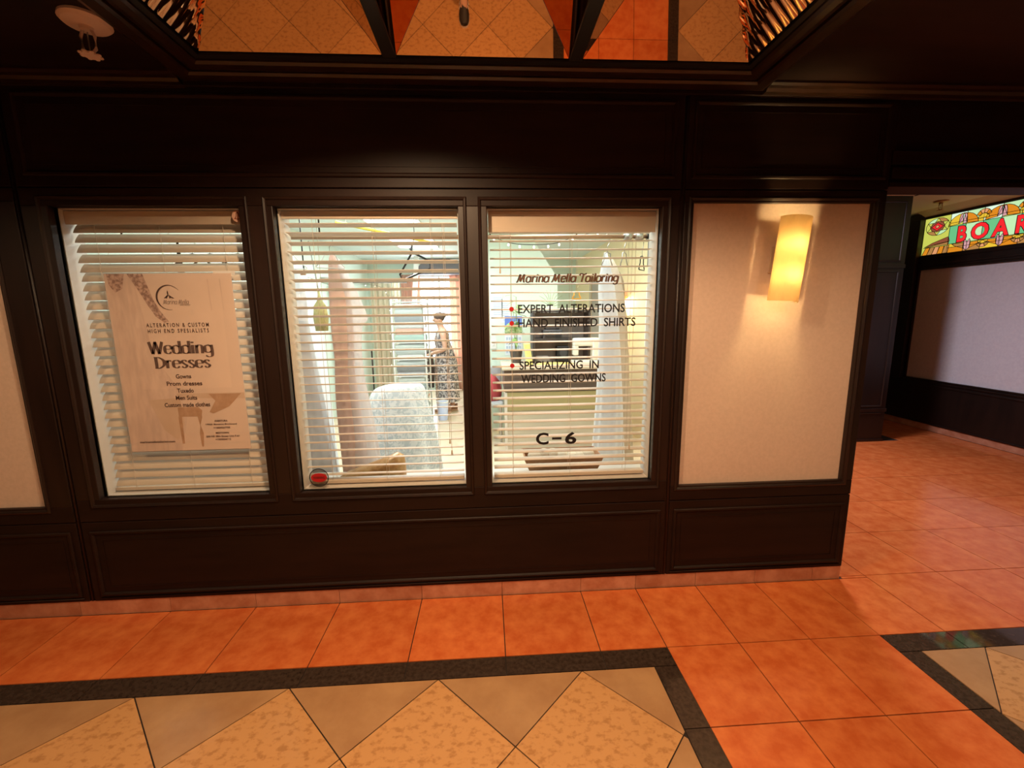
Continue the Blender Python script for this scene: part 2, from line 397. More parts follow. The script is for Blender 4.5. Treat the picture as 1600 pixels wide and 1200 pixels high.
# ---- windows
for i, (x0, x1) in enumerate(WIN):
    wn = thing('window_%d' % (i+1), kind='structure')
    wn['label'] = ['dark framed shop window with the wedding poster', 'dark framed shop window showing gowns and a woman', 'dark framed shop window with black lettering'][i]
    MB().ring(x0, x1, ZB, ZT, [(0,.060), (0,.030), (.007,.020), (.011,.010), (.022,.004), (.028,-.006), (.036,-.009), (.040,-.005), (.041,.003), (.030,.012), (.012,.060)], lambda a, b, h: (a, h, b)).build('casing', WOOD, wn)
    MB().box(x0+.0005, x1-.0005, .040, .046, ZB+.0005, ZT-.0005).build('pane', GLASS, wn)
    # cream reveal behind the glass
    MB().ring(x0+.004, x1-.004, ZB+.004, ZT-.004, [(0,.048), (0,.155), (.0038,.155), (.0038,.048)], lambda a, b, h: (a, h, b)).build('reveal', CREAMF, wn)
W3 = [o for o in bpy.data.objects if o.name == 'window_3'][0]
YG = .0385
print_text('Marina Mella Tailoring', .145, .655, 1.632, 1.690, YG, INK, W3, strokes=nib('Marina Mella Tailoring', .13, .05, .22, .028))
print_text('Marina Mella Tailoring', .148, .652, 1.635, 1.687, YG-.0006, INKB, W3, strokes=nib('Marina Mella Tailoring', .10, .03, .22))
for tx, x0, x1, zc, hh in [('EXPERT  ALTERATIONS', .154,.687,1.519,.043), ('HAND  FINISHED  SHIRTS', .154,.744,1.450,.043), ('SPECIALIZING  IN', .158,.562,1.239,.043), ('WEDDING  GOWNS', .166,.599,1.171,.043)]:
    print_text(tx, x0, x1, zc-hh/2, zc+hh/2, YG, INK, W3, bold=.018)
for z in (1.519,1.450,1.239):
    MB().lathe([(.0001,YG-.0003), (.0115,YG-.0003), (.0115,YG+.0005), (.0001,YG+.0005)], (.122,0,z), 20, axis='Y').build('red_dot', REDV, W3)
print_text('C', .240,.306,.823,.888, YG, INK, W3, bold=.03); print_text('6', .392,.452,.823,.888, YG, INK, W3, bold=.03)
MB().box(.324,.374, YG-.0003, YG+.0003, .849,.861).build('lettering', INK, W3)

# ---- venetian blinds
def blind(i, pitch, tilt, slw, ztop, valance, label, cords):
    x0, x1 = WIN[i]; x0 += .009; x1 -= .009; yb = .105
    root = thing('venetian_blind', label, 'blind', (0, yb, ZB+.006), 'venetian blinds in the shop windows')
    def pb(mb, name, m, **k):
        o = mb.build(name, m, root, **k); o.matrix_parent_inverse = Matrix.Translation((0, -yb, -(ZB+.006))); return o
    pb(MB().box(x0, x1, yb-.028, yb+.028, ztop-.004, ZT-.006), 'headrail', BLIND, bevel=.002)
    pb(MB().box(x0-.003, x1+.003, yb-.040, yb-.033, ztop-valance, ZT-.008), 'valance', BLIND, bevel=.002)
    prof = [(-slw/2 + slw*k/6, .0035*(1-(2*k/6-1)**2)) for k in range(7)]
    ring = prof + [(a, b-.0026) for a, b in reversed(prof)]
    c, s = math.cos(tilt), math.sin(tilt)       # positive tilt: front edge drops
    pts = [(a*c - b*s, a*s + b*c) for a, b in ring]
    me = None; z = ztop - .034; nsl = 0; zmin = ZB + .05
    while z > zmin:
        if me is None:
            o = MB().prism(pts, lambda a, b: (x0+.004, a, b), lambda a, b: (x1-.004, a, b)).build('slat', BLIND, root); me = o.data
        else:
            o = bpy.data.objects.new('slat', me); COL.objects.link(o); o.parent = root
        o.matrix_parent_inverse = Matrix.Translation((0, -yb, -(ZB+.006)))
        o.location = (random.uniform(-.0012,.0012), yb, z); o.rotation_euler = (random.uniform(-.02,.02), random.uniform(-.0012,.0012), 0)
        z -= pitch*random.uniform(.985,1.015); nsl += 1
    pb(MB().box(x0+.004, x1-.004, yb-.024, yb+.024, ZB+.012, ZB+.030), 'bottom_rail', BLIND, bevel=.003)
    for cx in cords:
        xx = x0 + (x1-x0)*cx
        for dy in (-.027, .027): pb(MB().tube([(xx, yb+dy, ztop), (xx, yb+dy, ZB+.02)], .0010, 5), 'ladder_cord', BLIND)
    return root
b1 = blind(0, .0442, math.radians(54), .052, 1.945, .022, 'cream slatted blind tilted nearly shut behind the wedding poster', (.14,.5,.86))
b2 = blind(1, .0432, math.radians(-11), .050, 1.962, .014, 'cream slatted blind with open slats in front of the gowns and woman', (.16,.5,.84))
b3 = blind(2, .0415, math.radians(1), .050, 1.925, .040, 'cream slatted blind with open flat slats behind the black window lettering', (.13,.5,.87))
def cordpull(root, x, z0):
    yb = .105
    for nm, mb in (('pull_cord', MB().tube([(x, yb-.032, 1.93), (x, yb-.032, z0)], .0011, 5)), ('tassel', MB().lathe([(.001,z0-.028), (.005,z0-.026), (.0035,z0-.004), (.001,z0)], (x, yb-.032, 0), 10))):
        if nm == 'pull_cord': o = mb.build(nm, BLIND, root); o.matrix_parent_inverse = Matrix.Translation((0, -yb, -(ZB+.006))); pc_ = o
        else: o = mb.build(nm, BLIND, pc_)
cordpull(b2, -.205, .86); cordpull(b2, -.197, .80); cordpull(b3, .07, 1.72); cordpull(b3, .745, .80)

# ---- poster
PX0, PX1, PZ0, PZ1 = -1.768, -1.198, .845, 1.702; PY = .0525
PAPER = mat('poster_paper', (.70,.56,.48), .5, col2=(.76,.61,.52), scale=4)
PDRS = mat('poster_print_sheer_dress', (.62,.48,.42), .5, col2=(.73,.58,.50), scale=14, stretch=(3,1,.7))
PLACE = mat('poster_print_lace', (.30,.19,.16), .5, col2=(.58,.42,.36), scale=70, ramp=(.42,.58))
PBRN = mat('poster_print_chair', (.44,.27,.17), .5, col2=(.54,.36,.25), scale=20)
PLBR = mat('poster_print_floor', (.60,.45,.35), .5, col2=(.67,.52,.42), scale=9)
PINK = mat('poster_ink', (.07,.035,.03), .5)
PGREY = mat('poster_title_ink', (.125,.078,.068), .5)
poster = tag(thing('poster', loc=(PX0, PY, PZ0)), 'wedding dress advertising poster taped inside the left shop window', 'poster')
PINV = Matrix.Translation((-PX0, -PY, -PZ0))
def pp(o): o.matrix_parent_inverse = PINV; return o
pp(MB().box(PX0, PX1, PY, PY+.003, PZ0, PZ1).build('sheet', PAPER, poster))
PW, PH = PX1-PX0, PZ1-PZ0
def pprint(poly, m, name, k):
    pts = [(PX0 + u*PW, PY - .0003*k, PZ0 + v*PH) for u, v in poly]
    pp(MB().add(pts, [tuple(range(len(pts)))]).build(name, m, poster, fix=False))
pprint([(0,0),(.42,0),(.50,.20),(.46,.36),(.30,.55),(.22,1),(0,1)], PDRS, 'printed_dress', 1)
pprint([(.02,1),(.16,1),(.13,.92),(.07,.90),(.03,.94)], PLACE, 'printed_lace', 2)
lace = [(.18,1),(.30,1),(.33,.93),(.36,.86),(.40,.80),(.46,.74),(.42,.735),(.36,.77),(.31,.83),(.26,.90)]
pprint(lace, PLACE, 'printed_lace', 2)
pprint([(.44,.31),(1,.30),(1,.335),(.44,.335)], PLBR, 'printed_floor_edge', 2)
pprint([(.70,.33),(.97,.33),(.86,.255),(.72,.215),(.69,.225),(.75,.29)], PBRN, 'printed_cloth', 3)
pprint([(.20,.30),(.46,.31),(.47,.16),(.40,.06),(.30,.12)], PLBR, 'printed_dress_hem', 2)
pprint([(.43,.255),(.60,.255),(.63,.235),(.62,.20),(.43,.20)], PBRN, 'printed_chair_seat', 3)
pprint([(.425,.20),(.455,.20),(.450,.04),(.43,.04)], PBRN, 'printed_chair_leg', 3)
pprint([(.585,.20),(.625,.20),(.600,.15),(.618,.10),(.605,.02),(.590,.02),(.585,.10),(.598,.14)], PBRN, 'printed_chair_leg', 3)
for u0, sw in ((.80,.012), (.90,.008)):
    pprint([(u0,.97),(u0+sw,.97),(u0+sw+.005,.80),(u0+.008,.80)], PDRS, 'printed_fold', 2)
def ptext(t, uc, vc, w_, h_, m=PINK, bold=0, space=1.0, strokes=None, shear=0):
    o = print_text(t, PX0+(uc-w_/2)*PW, PX0+(uc+w_/2)*PW, PZ0+(vc-h_/2)*PH, PZ0+(vc+h_/2)*PH, PY-.0015, m, poster, bold=bold, space=space, strokes=strokes, shear=shear); pp(o)
mb = MB(); n = 40
for k in range(n):
    a0 = math.radians(35 + 245*k/n); a1 = math.radians(35 + 245*(k+1)/n)
    t0 = .0012 + .007*math.sin(math.pi*k/n)**2; t1 = .0012 + .007*math.sin(math.pi*(k+1)/n)**2
    cx, cz, R_ = PX0+.485*PW, PZ0+.872*PH, .058
    P = lambda a, r: (cx + r*math.cos(a), PY-.0015, cz + r*math.sin(a))
    mb.add([P(a0, R_), P(a1, R_), P(a1, R_-t1), P(a0, R_-t0)], [(0,1,2,3)])
pp(mb.build('logo_crescent', PINK, poster, fix=False))
mb = MB()
for q in ([(.48,.915),(.475,.885),(.445,.868),(.462,.868),(.482,.88)], [(.48,.915),(.488,.885),(.53,.866),(.508,.868),(.486,.88)], [(.476,.905),(.484,.905),(.484,.893),(.476,.893)], [(.470,.880),(.478,.882),(.470,.866),(.464,.866)], [(.492,.880),(.500,.872),(.494,.866),(.488,.868)]):
    mb.add([(PX0+u*PW, PY-.0015, PZ0+v*PH) for u, v in q], [tuple(range(len(q)))])
pp(mb.build('logo_gown', PINK, poster, fix=False))
ptext('Marina Mella', .535, .848, .21, .026, PINK, strokes=nib('Marina Mella', .07, .03, .3))
ptext('TAILORING', .605, .831, .085, .006)
ptext('ALTERATION & CUSTOM', .525, .722, .50, .022, bold=.012, space=1.5)
ptext('HIGH END SPESIALISTS', .525, .690, .49, .022, bold=.012, space=1.5)
ptext('', .525, .587, .53, .092, PGREY, strokes=nib('Wedding', .19, .03))
ptext('', .525, .513, .46, .066, PGREY, strokes=nib('Dresses', .19, .03))
for t, v, w_ in (('Gowns',.434,.125), ('Prom dresses',.393,.29), ('Tuxedo',.352,.135), ('Men Suits',.311,.175), ('Custom made clothes',.270,.375)): ptext(t, .515, v, w_, .025, bold=.018)
for t, v, w_ in (('AVENTURA',.171,.11), ('19925 Biscayne Boulevard',.150,.26), ('+13054567755',.130,.14), ('MIDTOWN',.099,.11), ('250 NE 38th Street Unit F-61',.079,.28), ('+13059044113',.060,.13)): ptext(t, .775, v, w_, .011, bold=.02)
ptext('marinamellatailoring.com', .225, .054, .29, .016, bold=.02)
mb = MB().box(PX0+.855*PW, PX1+.018, PY+.003, PY+.0036, PZ1-.012, PZ1+.010); pp(mb.build('tape', WHITEP, poster))

# ---- stickers on the glass
def disc(x, z, r, y, sx=1, sz=1, n=28): return MB().add([(x + r*sx*math.cos(2*math.pi*k/n), y, z + r*sz*math.sin(2*math.pi*k/n)) for k in range(n)], [tuple(range(n))])
SX, SZ = -1.130, 1.953
st = tag(thing('sticker', loc=(SX, .0385, SZ-.026)), 'small round peach bell sticker in the top corner of the poster window', 'sticker')
SI = Matrix.Translation((-SX, -.0385, -SZ+.026))
PEACH = mat('peach_sticker', (.60,.36,.27), .5); BELLI = mat('sticker_line', (.16,.04,.02), .5)
def sp(mb, n, m): o = mb.build(n, m, st, fix=False); o.matrix_parent_inverse = SI
sp(MB().lathe([(.0001,.0380), (.026,.0380), (.026,.0390), (.0001,.0390)], (SX,0,SZ), 28, axis='Y'), 'disc', PEACH)
bell = [(0,.017),(.005,.013),(.006,.002),(.009,-.006),(.014,-.011),(-.014,-.011),(-.009,-.006),(-.006,.002),(-.005,.013)]
mb = MB()
for k in range(len(bell)):
    a, b = bell[k-1], bell[k]; mb.tube([(SX+a[0], .0378, SZ+a[1]), (SX+b[0], .0378, SZ+b[1])], .0019, 5)
mb.tube([(SX-.004,.0378,SZ-.015), (SX+.004,.0378,SZ-.015)], .0015, 5); sp(mb, 'bell_outline', BELLI)
SX2, SZ2 = -.872, .684
st = tag(thing('sticker', loc=(SX2, .0385, SZ2-.048)), 'round black ringed sticker with red oval low in the gown window', 'sticker')
SI = Matrix.Translation((-SX2, -.0385, -SZ2+.048))
DKF = pane_mat('smoky_sticker_film', (.55,.50,.46))
sp(disc(SX2, SZ2, .047, .0388), 'film', DKF)
sp(MB().ring(0,0,0,0,[(0,0)], lambda a,b,h:(0,0,0)) if False else MB().loft([[(SX2+r*math.cos(2*math.pi*k/36), y, SZ2+r*math.sin(2*math.pi*k/36)) for k in range(36)] for r, y in ((.049,.0388),(.049,.0378),(.045,.0378),(.045,.0388))], cap=False), 'black_ring', INK)
mb = MB().lathe([(.0001,0), (1,0), (1,.0008), (.0001,.0008)], (0,0,0), 32, axis='Y'); mb.v = [(SX2+a*.040, .0376+b, SZ2+c*.024) for a, b, c in mb.v]
sp(mb, 'red_oval', REDV)
o = print_text('WARNING', SX2-.029, SX2+.029, SZ2-.007, SZ2+.007, .0374, INK, st, bold=.02); o.matrix_parent_inverse = SI
for k, (tx, sg) in enumerate((('THESE PREMISES', 1), ('ARE PROTECTED', -1))): pass

# ================================================================== SCONCE
SHG = sheet_mat('frosted_amber_glass', (1.0,.84,.54), .72)
BULB = emit_mat('lamp_bulb', (1.0,.80,.45), 26)
def sconce(x, z, yw, facing, label, power):
    r = tag(thing('wall_sconce', loc=(x, yw, z-.2)), label, 'lamp', 'frosted wall sconces')
    s = facing        # -1 looks towards -Y
    def loc(mb): mb.v = [(a, s*b*-1 if False else b*s, c) for a, b, c in mb.v]; return mb
    loc(MB().box(-.062,.062, 0,.008, .135,.262)).build('mount_plate', METAL, r, bevel=.002)
    loc(MB().box(-.022,.022, .006,.045, .16,.235)).build('arm', METAL, r, bevel=.002)
    loc(MB().box(-.066,.066, .043,.052, .078,.322)).build('back_channel', METAL, r, bevel=.002)
    n = 16; R1 = .0735; dep = .066
    out = [(-R1*math.cos(math.pi*k/n), .050 + dep*math.sin(math.pi*k/n)) for k in range(n+1)]
    inn = [(-(R1-.005)*math.cos(math.pi*k/n), .050 + (dep-.005)*math.sin(math.pi*k/n)) for k in range(n, -1, -1)]
    loc(MB().prism(out + inn, lambda a, b: (a, b, 0.0), lambda a, b: (a, b, .395))).build('shade', SHG, r, fix=True)
    for zz in (.125, .268):
        b = loc(MB().ball((0, .073, zz), .019, 14, sc=(1,.8,1.25))).build('bulb', BULB, r, smooth=True)
        loc(MB().lathe([(.010,.052),(.010,.062)], (0,0,zz), 12, axis='Y')).build('socket', METAL, r)
        lamp('sconce_light', 'POINT', (0, s*.073, zz), power, (1.0,.70,.30), .02, r)
    return r
sc1 = sconce(1.447, 1.74, .022, -1, 'lit curved frosted glass wall sconce on the cream panel', SCONCE_W)
sc1.rotation_euler = (0, math.radians(5), 0)

# ================================================================== CEILING with mirrored coffers
ceil = thing('ceiling', kind='structure'); ceil['label'] = 'dark wood hall ceiling with mirrored pyramid coffers'
CX = [(-1.077,-.387), (-.332,.350), (.405,1.092)]; CY = [(-.208-.740*k, -.208-.740*k-.685) for k in range(4)]
CX0, CX1, CY1, CY0 = -1.085, 1.100, -.200, CY[-1][1]-.008
HC = .366
def slab(x0, x1, y0, y1, z0=2.5, z1=2.56, name='ceiling_board', m=WOODH, par=None): return MB().box(x0, x1, y0, y1, z0, z1).build(name, m, par or ceil)
slab(-4.6, CX0, -3.46, 0); slab(CX1, 7.0, -3.46, 0); slab(CX0, CX1, CY1, 0); slab(CX0, CX1, -3.46, CY0)
slab(CX0-.1, CX1+.1, CY0-.1, CY1+.1, 2.98, 3.0, 'coffer_backing')
for x0, x1 in CX:
    for y1, y0 in CY:
        ax, ay = (x0+x1)/2, (y0+y1)/2; t = .004
        cs = [(x0,y1), (x1,y1), (x1,y0), (x0,y0)]
        for k in range(4):
            a, b = cs[k], cs[(k+1) % 4]
            A, B, C_ = Vector((*a,2.5)), Vector((*b,2.5)), Vector((ax,ay,2.5+HC))
            if y1 == CY[0][0] and ((k == 3 and x0 == CX[0][0]) or (k == 1 and x1 == CX[2][1])):
                # two end facets: ribs added up the slope to imitate reflected blind stripes
                sg_ = 1 if k == 3 else -1; xe = x0 if k == 3 else x1; hx = (x1-x0)/2; ns = 136; mb = MB(); vv = []
                nn = Vector((sg_*HC, 0, -hx)).normalized()
                for q in range(ns+1):
                    yy = y1 + (y0-y1)*q/ns; tm = max(.0, 1 - abs(yy-ay)/((y1-y0)/2)); off = .0075*abs(math.sin(math.pi*q/8)) - .003
                    vv += [Vector((xe, yy, 2.5)) + nn*off, Vector((xe + sg_*hx*tm, yy, 2.5+HC*tm)) + nn*off]
                mb.add(vv, [(2*q, 2*q+1, 2*q+3, 2*q+2) for q in range(ns)])
                o = mb.build('stripe_reflection_facet', MIRR, ceil, smooth=True, fix=False); sm_ = o.modifiers.new('thick', 'SOLIDIFY'); sm_.thickness = .003
                continue
            nrm = (B-A).cross(C_-A).normalized()
            if nrm.z < 0: nrm = -nrm
            g = (A+B+C_)/3; V = [g + (p-g)*.995 for p in (A, B, C_)]
            MB().add([*V, *[p + nrm*t for p in V]], [(0,1,2),(3,5,4),(0,3,4,1),(1,4,5,2),(2,5,3,0)]).build('mirror_facet', MIRR, ceil)
for a, b in ((CX[0][1], CX[1][0]), (CX[1][1], CX[2][0])): MB().box(a+.002, b-.002, CY0, CY1, 2.494, 2.515).build('coffer_bar', BAR, ceil, bevel=.003)
for k in range(3): MB().box(CX0, CX1, CY[k+1][0]+.002, CY[k][1]-.002, 2.496, 2.513).build('coffer_bar', BAR, ceil, bevel=.003)
fnc = lambda a, b, h: (a, b, h)
MB().ring(CX0, CX1, CY0, CY1, [(0,2.52), (0,2.492), (.022,2.490), (.022,2.52)], fnc).build('coffer_lip', mat('black_coffer_lip', (.006,.005,.005), .5), ceil)
MB().ring(CX0, CX1, CY0, CY1, [(.024,2.51), (.024,2.484), (.034,2.476), (.060,2.474), (.080,2.478), (.088,2.486), (.088,2.51)], fnc).build('coffer_moulding', WOODG, ceil)
MB().ring(CX0, CX1, CY0, CY1, [(.100,2.51), (.100,2.482), (.110,2.474), (.150,2.472), (.170,2.480), (.176,2.488), (.176,2.51)], fnc).build('coffer_moulding', WOODG, ceil)
# cornice along the wall head
for x0, x1 in ((-4.6, CX0-.18), (CX1+.18, 5.4)):
    pr_ = [(-.002,2.499), (-.085,2.499), (-.085,2.490), (-.070,2.484), (-.050,2.482), (-.040,2.472), (-.012,2.470), (-.002,2.465)]
    MB().prism(pr_, lambda a, b: (x0, a, b), lambda a, b: (x1, a, b)).build('cornice', WOODG, ceil)
MB().box(-4.6, XE, -.016, -.001, 2.468, 2.4985).build('wall_head_bead', WOODH, ceil, bevel=.003)
# recessed downlights of the hall (above the top of the picture), they light the scene
def downlight(x, y, power, label, z=2.494, size=152):
    r = tag(thing('downlight', loc=(x, y, z)), label, 'lamp', 'recessed downlights of the hall')
    MB().lathe([(.050,.0),(.058,-.002),(.060,-.006),(.042,-.009),(.038,-.004),(.038,.0)], n=28).build('trim_ring', METAL, r, smooth=False)
    MB().lathe([(.001,.0),(.038,.0),(.038,-.003),(.001,-.003)], n=24).build('lens', emit_mat('downlight_lens', (1,.72,.40), 4), r)
    l = lamp('downlight_beam', 'SPOT', (0,0,-.012), power, WARM, .035, r); l.data.spot_size = math.radians(size); l.data.spot_blend = .35
downlight(-.3595, -.920, HALL_W, 'downlight between the mirrored coffers nearest the gown window')
downlight(.3775, -1.660, HALL_W*1.05, 'downlight between the mirrored coffers above the person with the phone')
downlight(-2.6, -1.5, HALL_W*.45, 'downlight in the dark ceiling left of the coffers', 2.4995)
downlight(2.2, -1.6, HALL_W*.36, 'downlight in the dark ceiling before the passage', 2.4995)

# sprinklers
def sprinkler(x, y, z, label, m, s=1.0):
    r = tag(thing('sprinkler', loc=(x, y, z)), label, 'sprinkler')
    MB().lathe([(.001,0),(.040*s,0),(.041*s,-.005*s),(.036*s,-.010*s),(.012*s,-.014*s),(.011*s,-.020*s),(.001,-.020*s)], n=28).build('escutcheon', m, r, smooth=False)
    for k in (-1, 1): MB().tube([(.008*s*k,0,-.018*s), (.013*s*k,0,-.030*s), (.012*s*k,0,-.052*s), (.003*s*k,0,-.060*s)], .0028*s, 6).build('frame_arm', m, r, smooth=True)
    MB().tube([(0,0,-.022*s),(0,0,-.058*s)], .0012*s, 6).build('bulb', STEEL, r)
    mb = MB().lathe([(.001,-.060*s),(.014*s,-.061*s),(.014*s,-.064*s),(.001,-.064*s)], n=18)
    for k in range(8):
        t = 2*math.pi*k/8; mb.ball((.015*s*math.cos(t), .015*s*math.sin(t), -.0625*s), .0045*s, 8, sc=(1,1,.5))
    mb.build('deflector', m, r)
    return r
sprinkler(-1.337, -.378, 2.4995, 'white fire sprinkler on the dark hall ceiling', TAUPEP, 1.75)

# ================================================================== PASSAGE on the right
hdr = thing('wall_header', kind='structure'); hdr['label'] = 'dark wood header beam over the passage opening'
def hb(x0,x1,y0,y1,z0,z1,n='beam_board'): MB().box(x0,x1,y0,y1,z0,z1).build(n, WOODH, hdr, bevel=.003)
hb(XE+.003, 5.42, .02, .14, 2.105, 2.5); hb(XE+.003, 5.42, -.004, .0195, 2.182, 2.243, 'beam_moulding'); hb(XE+.003, 5.42, -.010, .0195, 2.118, 2.168, 'beam_moulding'); hb(XE+.003, 5.42, -.002, .14, 2.080, 2.103, 'beam_moulding')
hb(XE+.003, XE+.018, .004, .0195, 2.25, 2.47, 'beam_stile')
pw = thing('wall_passage_back', kind='structure'); pw['label'] = 'dark wood pilaster at the far side of the passage'
def pb_(x0,x1,y0,y1,z0,z1,n='panel_board',m=WOOD): return MB().box(x0,x1,y0,y1,z0,z1).build(n, m, pw, bevel=.003)
pb_(XE, 4.49, 2.40, 2.55, .0, 2.66)
for z0, z1 in ((.32,.34), (.40,1.90), (1.99,2.61)):
    MB().ring(4.02, 4.44, z0, z1, PR, lambda a, b, h: (a, 2.40+h, b)).build('panel_moulding', WOOD, pw)
pb_(4.0, 4.495, 2.390, 2.3995, 1.925, 1.965, 'rail'); pb_(4.0,4.495,2.388,2.3995,.345,.385,'rail'); pb_(XE,4.497,2.385,2.3995,.002,.03,'base_bead')
CORC = mat('passage_ceiling_paint', (.72,.62,.44), .7)
pc = thing('ceiling_passage', kind='structure'); pc['label'] = 'cream passage ceiling'
MB().box(XE-.1, 5.6, .14, 6.5, 2.66, 2.70).build('ceiling_board', CORC, pc)
MB().box(4.485, 4.497, .14, 2.389, 2.654, 2.6595).build('ceiling_joint', WOOD, pc)
MB().prism([(5.30,2.6598),(5.42,2.6598),(5.42,2.60)], lambda a, b: (a, .15, b), lambda a, b: (a, 3.14, b)).build('cove', CORC, pc)
sprinkler(5.02, 2.60, 2.6595, 'brass fire sprinkler on the cream passage ceiling', mat('brass', (.42,.20,.08), .4, metal=.6), 1.6)

bw = thing('wall_passage_right', kind='structure'); bw['label'] = 'dark framed passage wall with grey panel under a stained glass sign'
XR = 5.42
def rb(y0,y1,z0,z1,d0=0,d1=.12,n='frame_board',m=WOOD): return MB().box(XR-d0, XR+d1, y0, y1, z0, z1).build(n, m, bw, bevel=.003)
YA, YC = .35, 3.14
rb(-.0+.15, 6.4, .078, .585, n='lower_panel'); rb(.15, 6.4, .585, .605, .012, .12, n='rail'); rb(.15, 6.4, 2.575, 2.64, .0, .12, n='top_rail'); rb(.15,6.4,1.985,2.135,0,.12,n='middle_rail')
rb(.15, 6.4, 2.01, 2.03, .010, 0, 'bead'); rb(.15,6.4,2.09,2.11,.010,0,'bead'); rb(.15,6.4,.545,.565,.010,0,'bead'); rb(.15,6.4,.082,.098,.012,0,'base_bead'); rb(.15,6.4,.0,.077,-.004,.12,'kick_strip',KICKT)
for y0, y1 in ((.15,YA), (YC,3.30)): rb(y0, y1, .606, 2.574, .0, .12, 'stile')
rb(YC, 3.30, .606, 2.574, .055, 0, 'post')
rb(YA, YC, .606, 1.984, -.02, .10, 'grey_panel', GREYP)
rb(3.30, 6.4, .606, 1.984, -.02, .10, 'grey_panel', GREYP)
MB().ring(YA, YC, .606, 1.984, [(0,.018),(0,0),(-.008,-.006),(-.022,-.006),(-.022,.018)], lambda a, b, h: (XR+h, a, b)).build('panel_moulding', WOOD, bw)
# ---- stained glass sign (backlit)
sign = tag(thing('stained_glass_sign', loc=(XR, YC, 2.137)), 'backlit stained glass sign with red letters and parasols over the grey panel', 'sign')
SGI = Matrix.Translation((-XR, -YC, -2.137))
def glassm(n, c, s=1.0):
    m = mat('stained_glass_' + n, tuple(.3*k for k in c), .25, emit=c, estr=s*1.25); return m
SG = dict(y=glassm('yellow', (.80,.52,.04), .8), o=glassm('orange', (.72,.25,.015), .8), p=glassm('pink', (.72,.38,.40), .75), g=glassm('green', (.14,.50,.22), .85), gp=glassm('pale_green', (.50,.78,.42), .85),
          yg=glassm('lime', (.58,.62,.10), .8), w=glassm('pale_aqua', (.72,.92,.72), .85), r=glassm('red', (.80,.02,.025), .9), b=glassm('brown', (.30,.085,.04), .7), t=glassm('tan', (.50,.24,.07), .7), sa=glassm('salmon', (.75,.33,.14), .8))
LEAD = mat('lead_came', (.01,.008,.006), .5)
SLAB = .07    # depth behind the frame face
def SP(s, z, d): return (XR + .012 - d, YC - s, z)
def piece(poly, key, lvl=0, lead=True):
    d = .0010*lvl
    o = MB().prism(poly, lambda s, z: SP(s, z, d), lambda s, z: SP(s, z, d-.006 if lvl == 0 else d-.0008)).build('glass_piece', SG[key], sign); o.matrix_parent_inverse = SGI
    if lead:
        mb = MB(); n = len(poly)
        for i in range(n):
            a, b = poly[i-1], poly[i]
            mb.tube([SP(*a, d+.001), SP(*b, d+.001)], .0028, 5)
        o = mb.build('lead_came', LEAD, sign); o.matrix_parent_inverse = SGI
S1, Z0, Z1 = 2.70, 2.137, 2.573
def arc(cx, cz, rx, rz, a0, a1, n=6): return [(cx + rx*math.cos(math.radians(a0+(a1-a0)*k/n)), cz + rz*math.sin(math.radians(a0+(a1-a0)*k/n))) for k in range(n+1)]
# background: aqua sky, green letter band, lime and orange borders
nb = 14; xs_ = [.30 + .171*k for k in range(nb+1)]; xs_[-1] = S1
for k, (a, b) in enumerate(zip(xs_, xs_[1:])):
    piece([(a,2.47),(b,2.47),(b,Z1),(a,Z1)], ('w','gp')[k % 2])
    piece([(a,2.435),(b,2.435),(b,2.47),(a,2.47)], ('yg','y','w')[k % 3])
    piece([(a,2.235),(b,2.235),(b,2.435),(a,2.435)], ('g','gp','g','gp')[k % 4])
    piece([(a,2.195),(b,2.195),(b,2.235),(a,2.235)], ('y','yg','gp')[k % 3])
    piece([(a,Z0),(b,Z0),(b,2.195),(a,2.195)], ('o','t','y')[k % 3])
# parasols above and mirrored below
for k in range(6):
    c = .437 + .376*k; m = 1
    L_ = arc(c, 2.437, .155, .122, 180, 90, 5); piece([(c-.155,2.437)] + L_[1:] + [(c-.045,2.45)], 'o' if k % 2 else 'y', 1)
    piece([(c-.045,2.447)] + arc(c-.02, 2.47, .022, .085, 180, 60, 4) + [(c,2.47)], 'p', 2); piece([(c,2.44)] + arc(c+.02, 2.47, .022, .085, 120, 0, 4) + [(c+.045,2.447)], 'p', 2)
    piece(arc(c, 2.437, .155, .122, 90, 0, 5) + [(c+.045,2.445)], 'o', 1)
    f = c + .205
    for q in range(4): piece(arc(f, 2.475, .075, .085, 160-35*q, 125-35*q, 2) + list(reversed(arc(f, 2.475, .035, .04, 160-35*q, 125-35*q, 2))), ('o','sa','sa','o')[q], 2)
    piece(arc(f, 2.462, .055, .05, 180, 0, 6), 'y', 3)
    d = .508 + .316*k if k == 0 else .508 + .316*k
    piece([(d,2.142)] + arc(d, 2.212, .035, .068, 230, 130, 4) + [(d,2.235)], 'p', 2); piece([(d,2.142),(d,2.235)] + arc(d, 2.212, .035, .068, 50, -50, 4), 'p', 2)
    piece([(d-.03,2.165),(d-.13,2.205),(d-.16,2.23),(d-.03,2.225)], 'o' if k % 2 else 't', 1); piece([(d+.03,2.165),(d+.13,2.205),(d+.16,2.23),(d+.03,2.225)], 'o', 1)
    f = d + .158
    for q in range(3): piece(arc(f, 2.222, .065, .07, 200+47*q, 247+47*q, 2) + list(reversed(arc(f, 2.222, .03, .03, 200+47*q, 247+47*q, 2))), ('t','sa','t')[q], 2)
    piece(arc(f, 2.228, .05, .04, 180, 360, 6), 'y', 3)
